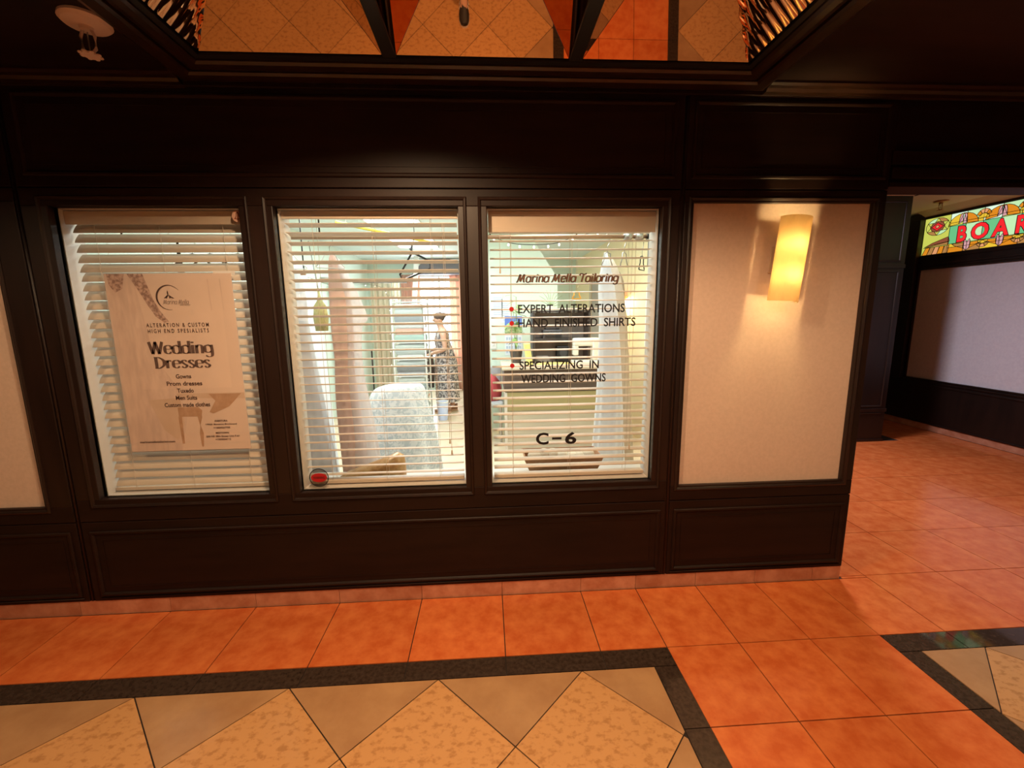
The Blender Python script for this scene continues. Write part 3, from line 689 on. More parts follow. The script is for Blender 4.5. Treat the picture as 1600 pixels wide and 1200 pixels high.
# left corner: rose and brown drapes
piece([(0,Z0),(.30,Z0),(.30,Z1),(0,Z1)], 'yg')
for a0 in range(0, 360, 60): piece([(.157 + .075*math.cos(math.radians(a0)), 2.461+.055*math.sin(math.radians(a0)))] + arc(.157, 2.461, .135, .10, a0-30, a0+30, 3), ('yg','t','gp')[(a0//60) % 3], 1)
piece(arc(.157, 2.461, .085, .062, 0, 360, 8)[:-1], 'b', 2); piece([(.09,2.461),(.157,2.415),(.225,2.461),(.157,2.505)], 'r', 3); piece(arc(.157, 2.461, .022, .018, 0, 360, 6)[:-1], 'sa', 4)
piece([(.03,2.235),(.12,2.275),(.30,2.325),(.315,2.27),(.15,2.255)], 'b', 1); piece([(.02,2.225),(.16,2.25),(.31,2.265),(.31,2.235),(.15,2.235)], 't', 1)
for k in range(5): piece([(.01+.06*k,2.14),(.07+.06*k,2.14),(.10+.055*k,2.225),(.05+.055*k,2.225)], ('o','t','sa')[k % 3], 2)
for ch, s0, s1 in (('B',.398,.492), ('O',.540,.708), ('A',.742,.895), ('R',.955,1.075)):
    vv, ff = fit(font_mesh(ch, 1, .035), s0, s1, 2.243, 2.418)
    mb = MB().add([SP(s, z, .0052) for s, z in vv], ff); o = mb.build('letter', SG['r'], sign, fix=False); o.matrix_parent_inverse = SGI
    vv, ff = fit(font_mesh(ch, 1, .055), s0-.008, s1+.008, 2.236, 2.425)
    mb = MB().add([SP(s, z, .0046) for s, z in vv], ff); o = mb.build('letter_outline', LEAD, sign, fix=False); o.matrix_parent_inverse = SGI
# farther sign beyond the post
s2 = tag(thing('stained_glass_sign', loc=(XR, 3.31, 2.137)), 'sliver of stained glass glimpsed beyond the dark post of the sign wall', 'sign')
for k in range(12):
    for q in range(4):
        z0 = Z0 + .109*q
        o = MB().box(XR+.004, XR+.010, 3.31+.12*k, 3.425+.12*k, z0+.003, z0+.106).build('glass_piece', SG[('t','p','yg','y','gp','o','g')[(k+2*q) % 7]], s2); o.matrix_parent_inverse = Matrix.Translation((-XR,-3.31,-2.137))

# ================================================================== rest of the hall shell
wb = thing('wall_back', kind='structure'); wb['label'] = 'opposite hall wall with cream panels'
MB().box(-4.6, 7.0, -3.6, -3.46, 0, 2.5).build('wall_board', WOOD, wb)
for k in range(8): MB().box(-4.4+1.4*k, -3.3+1.4*k, -3.465, -3.452, .6, 2.0).build('inset_panel', WALLP, wb)
wl = MB().box(-4.75, -4.6, -3.6, .14, 0, 2.5).build('wall_left', WOOD, kind='structure'); wl['label'] = 'dark wood end wall of the hall'
wr = MB().box(7.0, 7.15, -3.6, .14, 0, 2.5).build('wall_right', WOOD, kind='structure'); wr['label'] = 'dark wood far end wall of the hall'
MB().box(5.55, 7.0, .0, .14, 0, 2.5).build('wall_front_far', WOOD, kind='structure')
pe = MB().box(4.49, 5.54, 6.4, 6.5, 0, 2.66).build('wall_passage_end', WOOD, kind='structure')
for x, lb in ((-2.68, 'added fill sconce on the unseen opposite hall wall, left one'), (-.15, 'added fill sconce on the unseen opposite hall wall behind the person with the phone'), (2.4, 'added fill sconce on the unseen opposite hall wall, right one')):
    sconce(x, 1.74, -3.452, 1, lb, OPP_FILL_W)  # unseen sconces, added as frontal fill for the shop front
# panel lamp added out of view to brighten the passage and its grey panel
pl = tag(thing('passage_fill_lamp', loc=(2.75, 1.9, 2.6595)), 'added unseen square fill lamp just inside the passage', 'lamp')
MB().box(-.2,.2,-.2,.2,-.03,0).build('housing', WHITEP, pl, bevel=.004)
MB().box(-.18,.18,-.18,.18,-.034,-.0302).build('diffuser', emit_mat('fill_panel_glow', (1,.86,.74), 2), pl)
lamp('passage_fill_light', 'AREA', (0,0,-.04), CORR_W, (.95,.90,1.0), .34, pl)
# ================================================================== SHOP INTERIOR (seen through the blinds)
RX = 1.76                                   # inner face of the right wall
sf = MB().box(-2.3, 1.85, .141, 6.6, -.004, .0).build('floor_shop', SHOPF, kind='structure'); sf['label'] = 'pale beige floor of the tailor shop'
sw = MB().box(-2.35, -2.25, .141, 6.6, 0, 2.6).build('wall_shop_left', MINT, kind='structure'); sw['label'] = 'pale mint side wall of the tailor shop'
sr = MB().box(RX, 1.85, .141, 6.6, 0, 2.6).build('wall_shop_right', YELW, kind='structure'); sr['label'] = 'warm cream side wall of the tailor shop'
sb_ = thing('wall_shop_back', kind='structure'); sb_['label'] = 'far wall of the tailor shop with a bright window'
FW = (-1.30, -.52, .62, 2.24); YF = 6.45
for a, b, c, d in ((-2.25,FW[0],0,2.5), (FW[1],RX,0,2.5), (FW[0],FW[1],0,FW[2]), (FW[0],FW[1],FW[3],2.5)): MB().box(a, b, YF, YF+.12, c, d).build('wall_board', MINT, sb_)
scl = MB().box(-2.25, RX, .141, 6.6, 2.5, 2.56).build('ceiling_shop', SHOPC, kind='structure'); scl['label'] = 'pale ceiling of the tailor shop'
sin = MB().box(-2.25, RX, .142, .16, 0, .60).build('wall_shop_front', MINT, kind='structure')
sin2 = MB().box(-2.25, RX, .142, .16, 2.0, 2.5).build('wall_shop_front_top', MINT, kind='structure')
pt = MB().prism([(-.20,0),(.90,0),(.90,1.93),(.62,2.35),(.55,2.499),(-.20,2.499)], lambda a, b: (a, 3.40, b), lambda a, b: (a, 3.50, b)).build('wall_shop_partition', MINT, kind='structure'); pt['label'] = 'mint partition wall with calendar behind the counter'
# far window: frame, bright daylight pane, curtains and pelmet
fw = thing('window_4', kind='structure'); fw['label'] = 'bright far window of the tailor shop'
MB().box(FW[0], FW[1], YF+.05, YF+.06, FW[2], FW[3]).build('bright_pane', emit_mat('daylight_pane', (.86,.97,1.0), 3.2), fw)
MB().ring(FW[0]+.03, FW[1]-.03, FW[2]+.03, FW[3]-.03, [(0,YF+.049),(0,YF-.01),(.045,YF-.01),(.045,YF-.001),(.03,YF+.049)], lambda a, b, h: (a, h, b)).build('frame', WHITEP, fw)
MB().box((FW[0]+FW[1])/2-.015, (FW[0]+FW[1])/2+.015, YF+.01, YF+.045, FW[2]+.03, FW[3]-.03).build('mullion', WHITEP, fw)
MB().box(FW[0]+.03, FW[1]-.03, YF+.01, YF+.045, 1.78, 1.81).build('mullion', WHITEP, fw)
lamp('window_daylight', 'AREA', (-.91, YF-.03, 1.45), SHOP_W*.9, (.90,.97,1.0), .7, None, 1.5, math.radians(-90))
def drape(name, x0, x1, y, z0, z1, m, folds, amp, label, cat, group=None, alongY=False, nz=8, flare=0.0):
    mb = MB(); n = folds*8; rows = []
    for j in range(nz+1):
        tz = j/nz; z = z1 + (z0-z1)*tz; row = []
        for k in range(n+1):
            u = k/n; a = amp*(.5+.5*tz)*math.sin(2*math.pi*folds*u + .7*math.sin(3*u+tz*2)); xx = x0 + (x1-x0)*((u-.5)*(1+flare*tz)+.5)
            row.append((y + a, xx, z) if alongY else (xx, y + a, z))
        rows.append(row)
    w2 = n+1; vv = [p for r in rows for p in r]
    ff = [(j*w2+k, j*w2+k+1, (j+1)*w2+k+1, (j+1)*w2+k) for j in range(nz) for k in range(n)]
    mb.add(vv, ff); o = mb.build(name, m, smooth=True)
    s = o.modifiers.new('thick', 'SOLIDIFY'); s.thickness = .004
    return tag(o, label, cat, group)
PEACHC = sheet_mat('peach_curtain', (.85,.55,.45), .45)
OLIVEC = sheet_mat('olive_curtain', (.40,.38,.26), .2)
BEIGEC = sheet_mat('beige_curtain', (.66,.60,.46), .25)
drape('curtain', -1.62, -1.26, 6.33, .004, 2.24, PEACHC, 4, .03, 'peach curtain on the left of the bright far window', 'curtain', 'peach window curtains')
drape('curtain', -.70, -.30, 6.33, .004, 2.24, PEACHC, 4, .03, 'peach curtain on the right of the bright far window', 'curtain', 'peach window curtains')
PEL = mat('grey_mauve_pelmet', (.20,.19,.22), .7)
pe_ = MB().prism([(-1.36,2.22),(-.25,2.22),(-.25,2.42),(-.62,2.42),(-.66,2.50),(-1.10,2.50)], lambda a, b: (a, 6.05, b), lambda a, b: (a, 6.25, b)).build('window_pelmet', PEL, bevel=.01)
tag(pe_, 'dark grey pelmet box above the bright far window', 'pelmet')
# fitting room curtains on the left wall
drape('curtain', 4.25, 4.75, -2.12, .05, 1.98, OLIVEC, 5, .035, 'olive fitting room curtain beside the mint wall', 'curtain', alongY=True)
drape('curtain', -1.95, -1.60, 5.4, .05, 2.05, BEIGEC, 4, .035, 'beige fitting room curtain next to the clothes rack', 'curtain')
drape('curtain', -1.50, -1.38, 5.0, .05, 2.0, BEIGEC, 2, .03, 'narrow beige curtain edge behind the clothes rack', 'curtain')
tag(MB().tube([(-2.24,4.0,2.0),(-2.14,4.05,2.0),(-2.12,4.9,2.0),(-1.3,5.2,2.02)], .012, 8).build('curtain_rail', STEEL, smooth=True), 'bent metal curtain rail of the fitting room', 'rail')
# lean-to door frame board
tag(MB().prism([(-1.46,.0),(-1.38,.0),(-1.14,2.48),(-1.22,2.48)], lambda a, b: (a, 5.55, b), lambda a, b: (a, 5.60, b)).build('leaning_board', WHITEP, bevel=.004), 'tall white board leaning beside the far window', 'board')
tag(MB().tube([(-1.70,4.30,.0),(-1.70,4.30,.02),(-1.70,4.30,1.0)], [.08,.011,.011], 10).build('black_pole', BLACK, smooth=False), 'thin black stand pole before the olive curtain', 'pole')

# ---- ceiling panel lamps of the shop
PANELG = emit_mat('shop_panel_glow', (.95,1.0,.97), 3.0)
def shop_panel(x, y, p, label):
    r = tag(thing('ceiling_light', loc=(x, y, 2.4995)), label, 'lamp', 'ceiling panel lights of the shop')
    MB().ring(-.27,.27,-.57,.57,[(0,0),(0,-.02),(.03,-.02),(.03,0)], lambda a,b,h:(a,b,h)).build('frame', WHITEP, r)
    MB().box(-.269,.269,-.569,.569,-.012,-.002).build('diffuser', PANELG, r)
    lamp('shop_light', 'AREA', (0,0,-.03), p, (.95,1.0,.96), .5, r, 1.1)
shop_panel(-1.0, 2.35, SHOP_W, 'ceiling panel light above the hanging gowns'); shop_panel(.75, 2.0, SHOP_W*.42, 'ceiling panel light above the counter'); shop_panel(-1.0, 4.1, SHOP_W*.8, 'ceiling panel light above the clothes rack')

shop_panel(-1.0, .98, SHOP_W*.42, 'added fill panel light close to the windows above the tulle gown'); shop_panel(.75, .86, SHOP_W*.28, 'added fill panel light close to the windows above the white gown')  # two extra panels, added out of view to brighten the gown fronts
# ---- window ledge inside
ledge = MB().box(-2.24, RX-.001, .161, .46, .535, .555).build('window_ledge', CREAMF, bevel=.003); tag(ledge, 'long cream ledge running under the shop windows inside', 'ledge')
for x in (-2.0,-1.03,-.06,1.0): MB().box(x-.015, x+.015, .161, .42, .36, .5345).build('bracket', CREAMF, ledge)

# ---- garment rail with clamps
RY, RZ_ = .62, 1.957
rail = thing('garment_rail', 'long horizontal metal garment rail behind the window blinds', 'rail', (-.5, RY, 0))
RI = Matrix.Translation((.5, -RY, 0))
def rp(mb, n, m, **k): o = mb.build(n, m, rail, **k); o.matrix_parent_inverse = RI; return o
RAILM = mat('copper_rail', (.46,.27,.17), .35, metal=.6)
rp(MB().tube([(-2.15, RY, RZ_), (1.0, RY, RZ_)], .013, 12), 'rail_tube', RAILM, smooth=True)
for x in (-2.10, -.98, .03, .56): rp(MB().tube([(x, RY, RZ_), (x, RY, 2.499)], .005, 8), 'hanger_rod', BLACK, smooth=True)
for x in (.88, .95): rp(MB().lathe([(.014,x-.025),(.024,x-.02),(.026,x),(.024,x+.02),(.014,x+.025)], (0, RY, RZ_), 14, axis='X'), 'clamp', STEEL, smooth=True)
rp(MB().tube([(1.0,RY,RZ_),(1.03,RY,RZ_),(1.03,RY,1.78)], .020, 10), 'end_bracket', BLACK)
# second, shorter rail deeper behind the poster window
r2 = MB().tube([(-2.249,1.17,1.80),(-1.30,1.17,1.80)], .012, 10).build('garment_rail', RAILM, smooth=True); tag(r2, 'shorter garment rail deeper behind the poster window', 'rail'); MB().tube([(-1.31,1.17,1.80),(-1.31,1.17,2.4995)], .005, 6).build('hanger_rod', BLACK, r2)
# ---- hangers
HM = STEEL
def hanger(x, y, z, m, label, w_=.2, tilt=0, group=None, thick=.0035):
    r = tag(thing('coat_hanger', loc=(x, y, z)), label, 'hanger', group)
    r.rotation_euler = (0, 0, tilt)
    hk = [(.0,0,-.095), (0,0,-.055), (.018,0,-.035), (.022,0,-.010), (.010,0,.014), (-.008,0,.014), (-.018,0,.002)]
    MB().tube(hk, .0022, 6).build('hook', STEEL, r, smooth=True)
    sh = [(-w_,0,-.17), (-w_*.6,0,-.135), (-.03,0,-.10), (0,0,-.092), (.03,0,-.10), (w_*.6,0,-.135), (w_,0,-.17), (w_*.97,0,-.178), (-w_*.97,0,-.178), (-w_,0,-.17)]
    MB().tube(sh, thick, 6).build('shoulder_frame', m, r, smooth=True)
    return r
# ---- gowns
GW = sheet_mat('white_satin', (.90,.92,.96), .35); GP = sheet_mat('blush_lining', (.88,.66,.58), .35); GT = sheet_mat('white_tulle', (.86,.82,.83), .4, .72); GB_ = sheet_mat('ivory_satin', (.74,.66,.56), .3)
GLACE = sheet_mat('white_lace', (.95,.97,.98), .35, 1.0, (.70,.76,.80), 30); GSH = sheet_mat('pale_blue_tulle', (.80,.88,.93), .4, .8)
def skirt(levels, nf, amp, ph=0, n=72, steps=5):
    lv = catmull([tuple(l) for l in levels], steps); rings = []
    ztop, zbot = lv[0][0], lv[-1][0]
    for z, cx, cy, rx, ry in lv:
        t = (ztop-z)/(ztop-zbot); ring = []
        for k in range(n):
            a = 2*math.pi*k/n; f = 1 + amp*t*(math.sin(nf*a+ph) + .5*math.sin((nf*1.7//1)*a+2*ph))
            ring.append((cx + rx*f*math.cos(a), cy + ry*f*math.sin(a), z))
        rings.append(ring)
    return rings
def gown(label, parts, x, y, z=0, hung=True):
    r = tag(thing('wedding_gown', loc=(x, y, z)), label, 'gown', 'wedding gowns hung behind the windows' if hung else None)
    inv = Matrix.Translation((-x, -y, -z))
    for name, m, lv, nf, amp, ph in parts:
        o = MB().loft(skirt(lv, nf, amp, ph), cap=False).build(name, m, r, smooth=True); o.matrix_parent_inverse = inv
    return r, inv
GY = .66
gown('pale tulle wedding gown with wide skirt hung at the left of the middle window', [
 ('bodice', GW, [(1.87,-1.175,GY,.012,.012),(1.78,-1.178,GY,.04,.03),(1.62,-1.185,GY,.075,.05),(1.45,-1.195,GY,.080,.06)], 5, .05, .3),
 ('underskirt', GP, [(1.46,-1.20,GY,.075,.06),(1.2,-1.225,GY,.12,.08),(.85,-1.24,GY,.165,.10),(.45,-1.245,GY,.20,.11),(.06,-1.25,GY,.23,.12)], 9, .06, 0),
 ('overskirt', GSH, [(1.47,-1.195,GY,.085,.065),(1.2,-1.215,GY,.135,.09),(.85,-1.225,GY,.185,.11),(.45,-1.23,GY,.225,.12),(.05,-1.23,GY,.25,.13)], 12, .05, 1)], -1.18, GY)
hanger(-1.175, RY, RZ_, WHITEP, 'white hanger holding the pale tulle gown', .10, .5, 'hangers with gowns')
gown('blush wedding gown with flared white overlay hung in the middle window', [
 ('bodice', GP, [(1.87,-.930,GY,.010,.012),(1.80,-.925,GY,.032,.03),(1.62,-.905,GY,.062,.045),(1.42,-.905,GY,.066,.05),(1.2,-.905,GY,.058,.05)], 5, .05, .4),
 ('lining', GP, [(1.21,-.905,GY,.058,.05),(.95,-.905,GY,.070,.06),(.6,-.885,GY,.080,.08),(.07,-.855,GY,.09,.10)], 7, .08, .2),
 ('overlay', GT, [(1.84,-.915,GY+.01,.02,.02),(1.70,-.880,GY+.01,.055,.04),(1.56,-.855,GY+.01,.085,.045),(1.475,-.845,GY+.01,.098,.05),(1.41,-.862,GY+.01,.075,.05),(1.15,-.87,GY+.01,.075,.055),(.8,-.85,GY+.01,.10,.07),(.4,-.83,GY+.01,.12,.10),(.06,-.81,GY+.01,.14,.11)], 9, .06, .8)], -.92, GY)
hanger(-.93, RY, RZ_, WHITEP, 'white hanger holding the blush gown', .08, .5, 'hangers with gowns')
gown('white lace gown heaped over a low stool beside the blush gown', [
 ('lace_train', GLACE, [(.985,-.575,1.02,.03,.03),(1.0,-.60,1.02,.10,.08),(.965,-.645,1.02,.18,.13),(.86,-.665,1.02,.215,.16),(.70,-.66,1.02,.24,.17),(.45,-.65,1.02,.255,.18),(.03,-.64,1.02,.27,.20)], 5, .16, .9)], -.62, 1.0, 0, False)
gown('plain white wedding gown hung by the right end of the rail', [
 ('bodice', GW, [(1.865,.755,GY,.010,.012),(1.80,.757,GY,.025,.025),(1.66,.765,GY,.052,.04),(1.45,.785,GY,.062,.05)], 5, .05, .4),
 ('skirt', GW, [(1.46,.785,GY,.062,.05),(1.2,.795,GY,.075,.06),(.9,.80,GY,.09,.08),(.5,.80,GY,.115,.07),(.08,.80,GY,.14,.08)], 8, .07, .3)], .76, GY)
hanger(.755, RY, RZ_, STEEL, 'wire hanger holding the plain white gown', .05, .6, 'hangers with gowns')
gown('ivory satin gown hung beside the white one near the right wall', [
 ('bodice', GB_, [(1.86,.862,GY+.25,.012,.014),(1.78,.872,GY+.25,.045,.035),(1.64,.885,GY+.25,.07,.05),(1.45,.905,GY+.25,.080,.06)], 5, .05, .2),
 ('skirt', GB_, [(1.46,.905,GY+.25,.080,.06),(1.1,.92,GY+.25,.09,.08),(.6,.945,GY+.25,.105,.10),(.004,.96,GY+.25,.13,.09)], 7, .07, 1)], .87, GY)
hanger(.862, RY, RZ_, STEEL, 'wire hanger holding the ivory gown', .06, .9, 'hangers with gowns')
GDK = sheet_mat('taupe_cloth', (.42,.34,.26), .2)
gown('taupe evening dress hung last on the rail by the bracket', [
 ('dress', GDK, [(1.80,.985,GY+.52,.02,.02),(1.70,.995,GY+.52,.05,.04),(1.4,1.015,GY+.52,.045,.06),(.9,1.04,GY+.52,.04,.08),(.004,1.06,GY+.52,.05,.10)], 6, .06, 0)], .99, GY)
hanger(.985, RY+.03, RZ_-.02, BLACK, 'black hanger holding the taupe dress', .05, .9, 'hangers with gowns')
# gowns behind the poster window
gown('white gown seen over the poster in the left window', [
 ('dress', GW, [(1.70,-1.48,1.32,.02,.02),(1.66,-1.48,1.32,.18,.04),(1.4,-1.48,1.32,.20,.09),(.9,-1.48,1.32,.22,.12),(.004,-1.48,1.32,.25,.14)], 8, .05, 1)], -1.48, 1.32)
gown('cream gown hung behind the poster below the black bag', [
 ('dress', GB_, [(1.72,-1.66,1.02,.02,.02),(1.66,-1.66,1.02,.05,.05),(1.4,-1.66,1.02,.06,.08),(.004,-1.66,1.02,.09,.12)], 8, .05, .5)], -1.66, 1.02)
for k, (x, ti) in enumerate(((-1.72,.2), (-1.62,.1), (-1.46,.15), (-1.33,.4))):
    hanger(x, RY, RZ_, (BLACK, BLACK, STEEL, WHITEP)[k], ('black hanger at the left end of the rail', 'second black hanger over the black bag', 'wire hanger above the poster', 'white hanger near the poster window edge')[k], .12, ti, 'spare hangers over the poster', .005)
BAGM = mat('black_cloth', (.014,.013,.014), .8)
bg = MB().loft([[(-1.80+a*.20*s, .625+b*.06*s, z) for a, b in [(math.cos(t), math.sin(t)) for t in [2*math.pi*k/16 for k in range(16)]]] for z, s in ((1.20,.8),(1.4,1.0),(1.62,.95),(1.70,.85),(1.735,.55),(1.745,.1),(1.945,.03))]).build('garment_bag', BAGM, smooth=True)
tag(bg, 'black garment bag hanging above the poster', 'bag')
tl = MB().loft([[(-1.40+a*.06*s, .95+b*.05*s, z) for a, b in [(math.cos(t), math.sin(t)) for t in [2*math.pi*k/12 for k in range(12)]]] for z, s in ((.005,1.6),(1.3,.9),(1.62,1),(1.75,.8),(1.79,.3))]).build('teal_dress', mat('teal_cloth', (.02,.20,.18), .7), smooth=True)
tag(tl, 'teal dress at the right edge of the poster window', 'dress')
gn = MB().loft([[(-1.50+a*.05*s, 1.0+b*.05*s, z) for a, b in [(math.cos(t), math.sin(t)) for t in [2*math.pi*k/12 for k in range(12)]]] for z, s in ((1.98,.4),(2.04,1),(2.1,1.1),(2.30,.8),(2.499,.2))]).build('green_garland', mat('bright_green', (.12,.50,.18), .6), smooth=True)
tag(gn, 'bright green garland hanging by the bell sticker', 'garland')
# loose black hanger by the far window
hb_ = tag(thing('coat_hanger', loc=(-.50, 1.1, 1.98)), 'bent black hanger dangling in front of the far window pelmet', 'hanger')
MB().tube([(-.02,0,0),(-.035,0,-.02),(-.01,0,-.05),(.06,0,-.085),(.10,0,-.11),(.10,0,-.16),(-.10,0,-.24),(-.115,0,-.20),(-.03,0,-.06),(-.02,0,0)], .007, 8).build('shoulder_frame', BLACK, hb_, smooth=True)
MB().tube([(-.02,0,-.01),(0,0,.06),(0,0,.5195)], .003, 6).build('hook', BLACK, hb_, smooth=True)
yr = MB().tube([(-1.10,1.3,2.18),(-.45,2.2,2.16)], .013, 8).build('yellow_rod', mat('yellow_paint', (.80,.68,.10), .5), smooth=True)
for q in ((-1.05,1.37,2.18),(-.50,2.13,2.16)): MB().tube([q,(q[0],q[1],2.4995)], .0015, 5).build('hanging_wire', STEEL, yr)
tag(yr, 'slanting yellow rod under the shop ceiling', 'rod')
tb = tag(thing('price_tag_bundle', loc=(-1.08,.80,1.60)), 'bundle of olive fabric tags hanging between the two left gowns', 'fabric')
OLV = mat('olive_fabric', (.34,.32,.12), .8, col2=(.5,.46,.22), scale=40, stretch=(5,1,1))
MB().loft([[(a*.045*s, b*.03*s, z) for a, b in [(math.cos(t), math.sin(t)) for t in [2*math.pi*k/12 for k in range(12)]]] for z, s in ((-.20,.9),(-.12,1.1),(-.04,.9),(.0,.3),(.06,.12))]).build('pouch', OLV, tb, smooth=True)
MB().tube([(0,0,.05),(.0,-.1,.35)], .002, 6).build('string', BLACK, tb)

# ---- fairy lights along the rail
FB = emit_mat('fairy_bulb', (1,.93,.8), 3.0)
def fairy(pts, label, nb_):
    r = tag(thing('fairy_lights', loc=pts[0]), label, 'string lights'); inv = Matrix.Translation((-pts[0][0], -pts[0][1], -pts[0][2]))
    c = catmull([tuple(p) for p in pts], 8); o = MB().tube(c, .0022, 5).build('wire', BLACK, r); o.matrix_parent_inverse = inv
    for k in range(nb_):
        p = c[int((k+.5)*len(c)/nb_)]; o = MB().ball((p[0], p[1], p[2]-.014), .0065, 8, sc=(1,1,1.6)).build('bulb', FB, r, smooth=True); o.matrix_parent_inverse = inv
fairy([(.03,.632,1.965),(.16,.645,1.925),(.30,.645,1.915),(.44,.645,1.925),(.56,.632,1.965)], 'string of small lights sagging from the rail in the lettered window', 7)
fairy([(.62,.85,2.0),(.75,.85,2.03),(.90,.85,2.06),(1.0,.85,2.02),(1.75,.85,2.10)], 'string of small lights rising above the right gowns', 6)
fairy([(-2.25,3.6,1.98),(-2.1,4.1,1.90),(-2.0,4.6,1.95),(-1.6,5.0,1.86),(-1.58,5.0,1.0),(-1.58,5.0,.5)], 'string of small lights along the fitting room curtains', 14)

# ---- things on the window ledge
GOLD = mat('gold_bag_cloth', (.36,.18,.06), .35, col2=(.55,.32,.13), scale=30, metal=.3)
gb = MB().loft([[( x, .30 + .085*s*math.cos(t), .557 + h*(.5+.5*math.sin(t))) for t in [2*math.pi*k/14 for k in range(14)]] for x, s, h in ((-.86,.2,.03),(-.82,.7,.055),(-.72,.95,.09),(-.60,1,.135),(-.53,.9,.165),(-.495,.5,.15),(-.485,.15,.09))]).build('gold_bag', GOLD, smooth=True)
tag(gb, 'crumpled gold bag lying on the ledge under the blush gown', 'bag')
bk = tag(thing('basket', loc=(.42,.32,.556)), 'brown tapered basket of cream cloth on the ledge under the lettering', 'basket')
BRN = mat('brown_basket', (.28,.13,.05), .6, col2=(.40,.20,.09), scale=40, stretch=(1,1,6))
out = lambda w_, d, z: [(-w_,-d,z),(w_,-d,z),(w_,d,z),(-w_,d,z)]
mb = MB(); mb.loft([out(.175,.085,0), out(.225,.11,.125), out(.218,.103,.125), out(.170,.080,.008)]); mb.build('body', BRN, bk)
CCL = sheet_mat('cream_cloth', (.78,.68,.52), .1)
for k in range(7):
    MB().ball((-.15+.05*k, random.uniform(-.03,.03), .118), .055, 12, sc=(.9,1,.55+.15*math.sin(k))).build('cloth_fold', CCL, bk, smooth=True)

# ---- counter and what stands on it
DKW = mat('dark_counter_wood', (.075,.050,.042), .45, col2=(.13,.09,.07), scale=12, stretch=(.15,1,4))
OLP = mat('olive_counter_panel', (.36,.30,.14), .5); GRP = mat('greige_counter_panel', (.46,.41,.33), .5, col2=(.54,.48,.38), scale=10, stretch=(.2,1,3))
ct = tag(thing('counter', loc=(.72, 2.7, 0)), 'service counter with dark wood top band and olive front', 'counter')
cb = lambda a, b, c, d, e, f, n, m: MB().box(a-.72, b-.72, c-2.7, d-2.7, e, f).build(n, m, ct, bevel=.003)
cb(.18, 1.45, 2.42, 3.0, .0, .67, 'body', GRP); cb(.17, 1.46, 2.40, 3.02, .67, .905, 'front_band', DKW); cb(.15, 1.48, 2.37, 3.04, .905, .93, 'top', mat('counter_top', (.62,.52,.40), .4)); cb(.20, 1.44, 2.408, 2.419, .46, .66, 'olive_panel', OLP)
cb(.17,.20,2.405,2.419,.0,.66,'edge_strip', CREAMF)
hu = tag(thing('desk_hutch', loc=(.84, 2.86, .9305)), 'black open desk hutch standing on the counter', 'shelf')
DKH = mat('black_hutch', (.045,.038,.036), .5)
hbx = lambda a, b, c, d, e, f, n, m=DKH: MB().box(a, b, c, d, e, f).build(n, m, hu, bevel=.002)
hbx(-.33,-.305,-.13,.13,0,.57,'side'); hbx(.305,.33,-.13,.13,0,.57,'side'); hbx(-.33,.33,-.13,.13,.57,.595,'top'); hbx(-.304,.304,-.13,.12,.26,.278,'shelf'); hbx(-.304,.304,.12,.13,0,.569,'back', mat('hutch_back', (.26,.22,.20), .6))
GDV = mat('dark_grey_device', (.05,.05,.055), .4)
pr2 = tag(thing('printer', loc=(.74, 2.82, 1.2092)), 'dark grey printer on the hutch shelf', 'printer'); MB().box(-.11,.11,-.09,.08,0,.10).build('body', GDV, pr2, bevel=.01); MB().box(-.09,.09,-.10,-.0905,.02,.04).build('tray', BLACK, pr2); MB().box(-.08,.08,-.05,.06,.1005,.12).build('lid', BLACK, pr2, bevel=.004)
spk = tag(thing('speaker', loc=(.86, 2.80, .9305)), 'black boxy speaker under the hutch shelf', 'speaker'); MB().box(-.07,.07,-.07,.07,0,.19).build('cabinet', BLACK, spk, bevel=.006); MB().lathe([(.001,-.071),(.04,-.071),(.045,-.075),(.001,-.078)], (0,0,.12), 16, axis='Y').build('cone', GDV, spk)
tag(MB().box(.54,.68,2.55,2.71,.9305,1.02).build('paper_tray', mat('grey_paper_tray', (.22,.19,.17), .6), bevel=.008), 'grey paper tray at the left foot of the hutch', 'tray')
YF_ = mat('yellow_folder', (.72,.66,.22), .6)
o = MB().box(-.028,.028,-.10,.10,0,.24).build('folder', YF_, bevel=.003); o.location = (.462, 2.60, .931); o.rotation_euler = (0, math.radians(-8), 0); tag(o, 'leaning pale yellow folder left of the hutch', 'folder')
o = MB().loft([[(a*.20*s, b*.07*s, z) for a, b in [(math.cos(t), math.sin(t)) for t in [2*math.pi*k/16 for k in range(16)]]] for z, s in ((0,1),(.02,1.03),(.035,.9),(.04,.3))]).build('tape_measure_pile', mat('yellow_cloth', (.70,.52,.16), .7), smooth=True); o.location = (.72,2.46,.931); tag(o, 'flat yellow cloth lying on the counter front', 'cloth')
# sewing machine, white
sm = tag(thing('sewing_machine', loc=(1.06, 2.60, .9305)), 'white sewing machine on the counter beside the gown', 'sewing machine')
WM = mat('sewing_machine_white', (.80,.76,.66), .35)
MB().box(-.13,.17,-.07,.07,0,.045).build('base', WM, sm, bevel=.012); MB().box(.09,.17,-.06,.06,.045,.27).build('pillar', WM, sm, bevel=.018); MB().box(-.12,.17,-.05,.05,.20,.29).build('arm', WM, sm, bevel=.02); MB().box(-.12,-.06,-.045,.045,.10,.21).build('head', WM, sm, bevel=.012)
MB().tube([(-.09,0,.05),(-.09,0,.11)], .003, 6).build('needle_bar', STEEL, sm); MB().lathe([(.001,.171),(.04,.171),(.04,.19),(.001,.19)], (0,0,.22), 18, axis='X').build('handwheel', BLACK, sm)
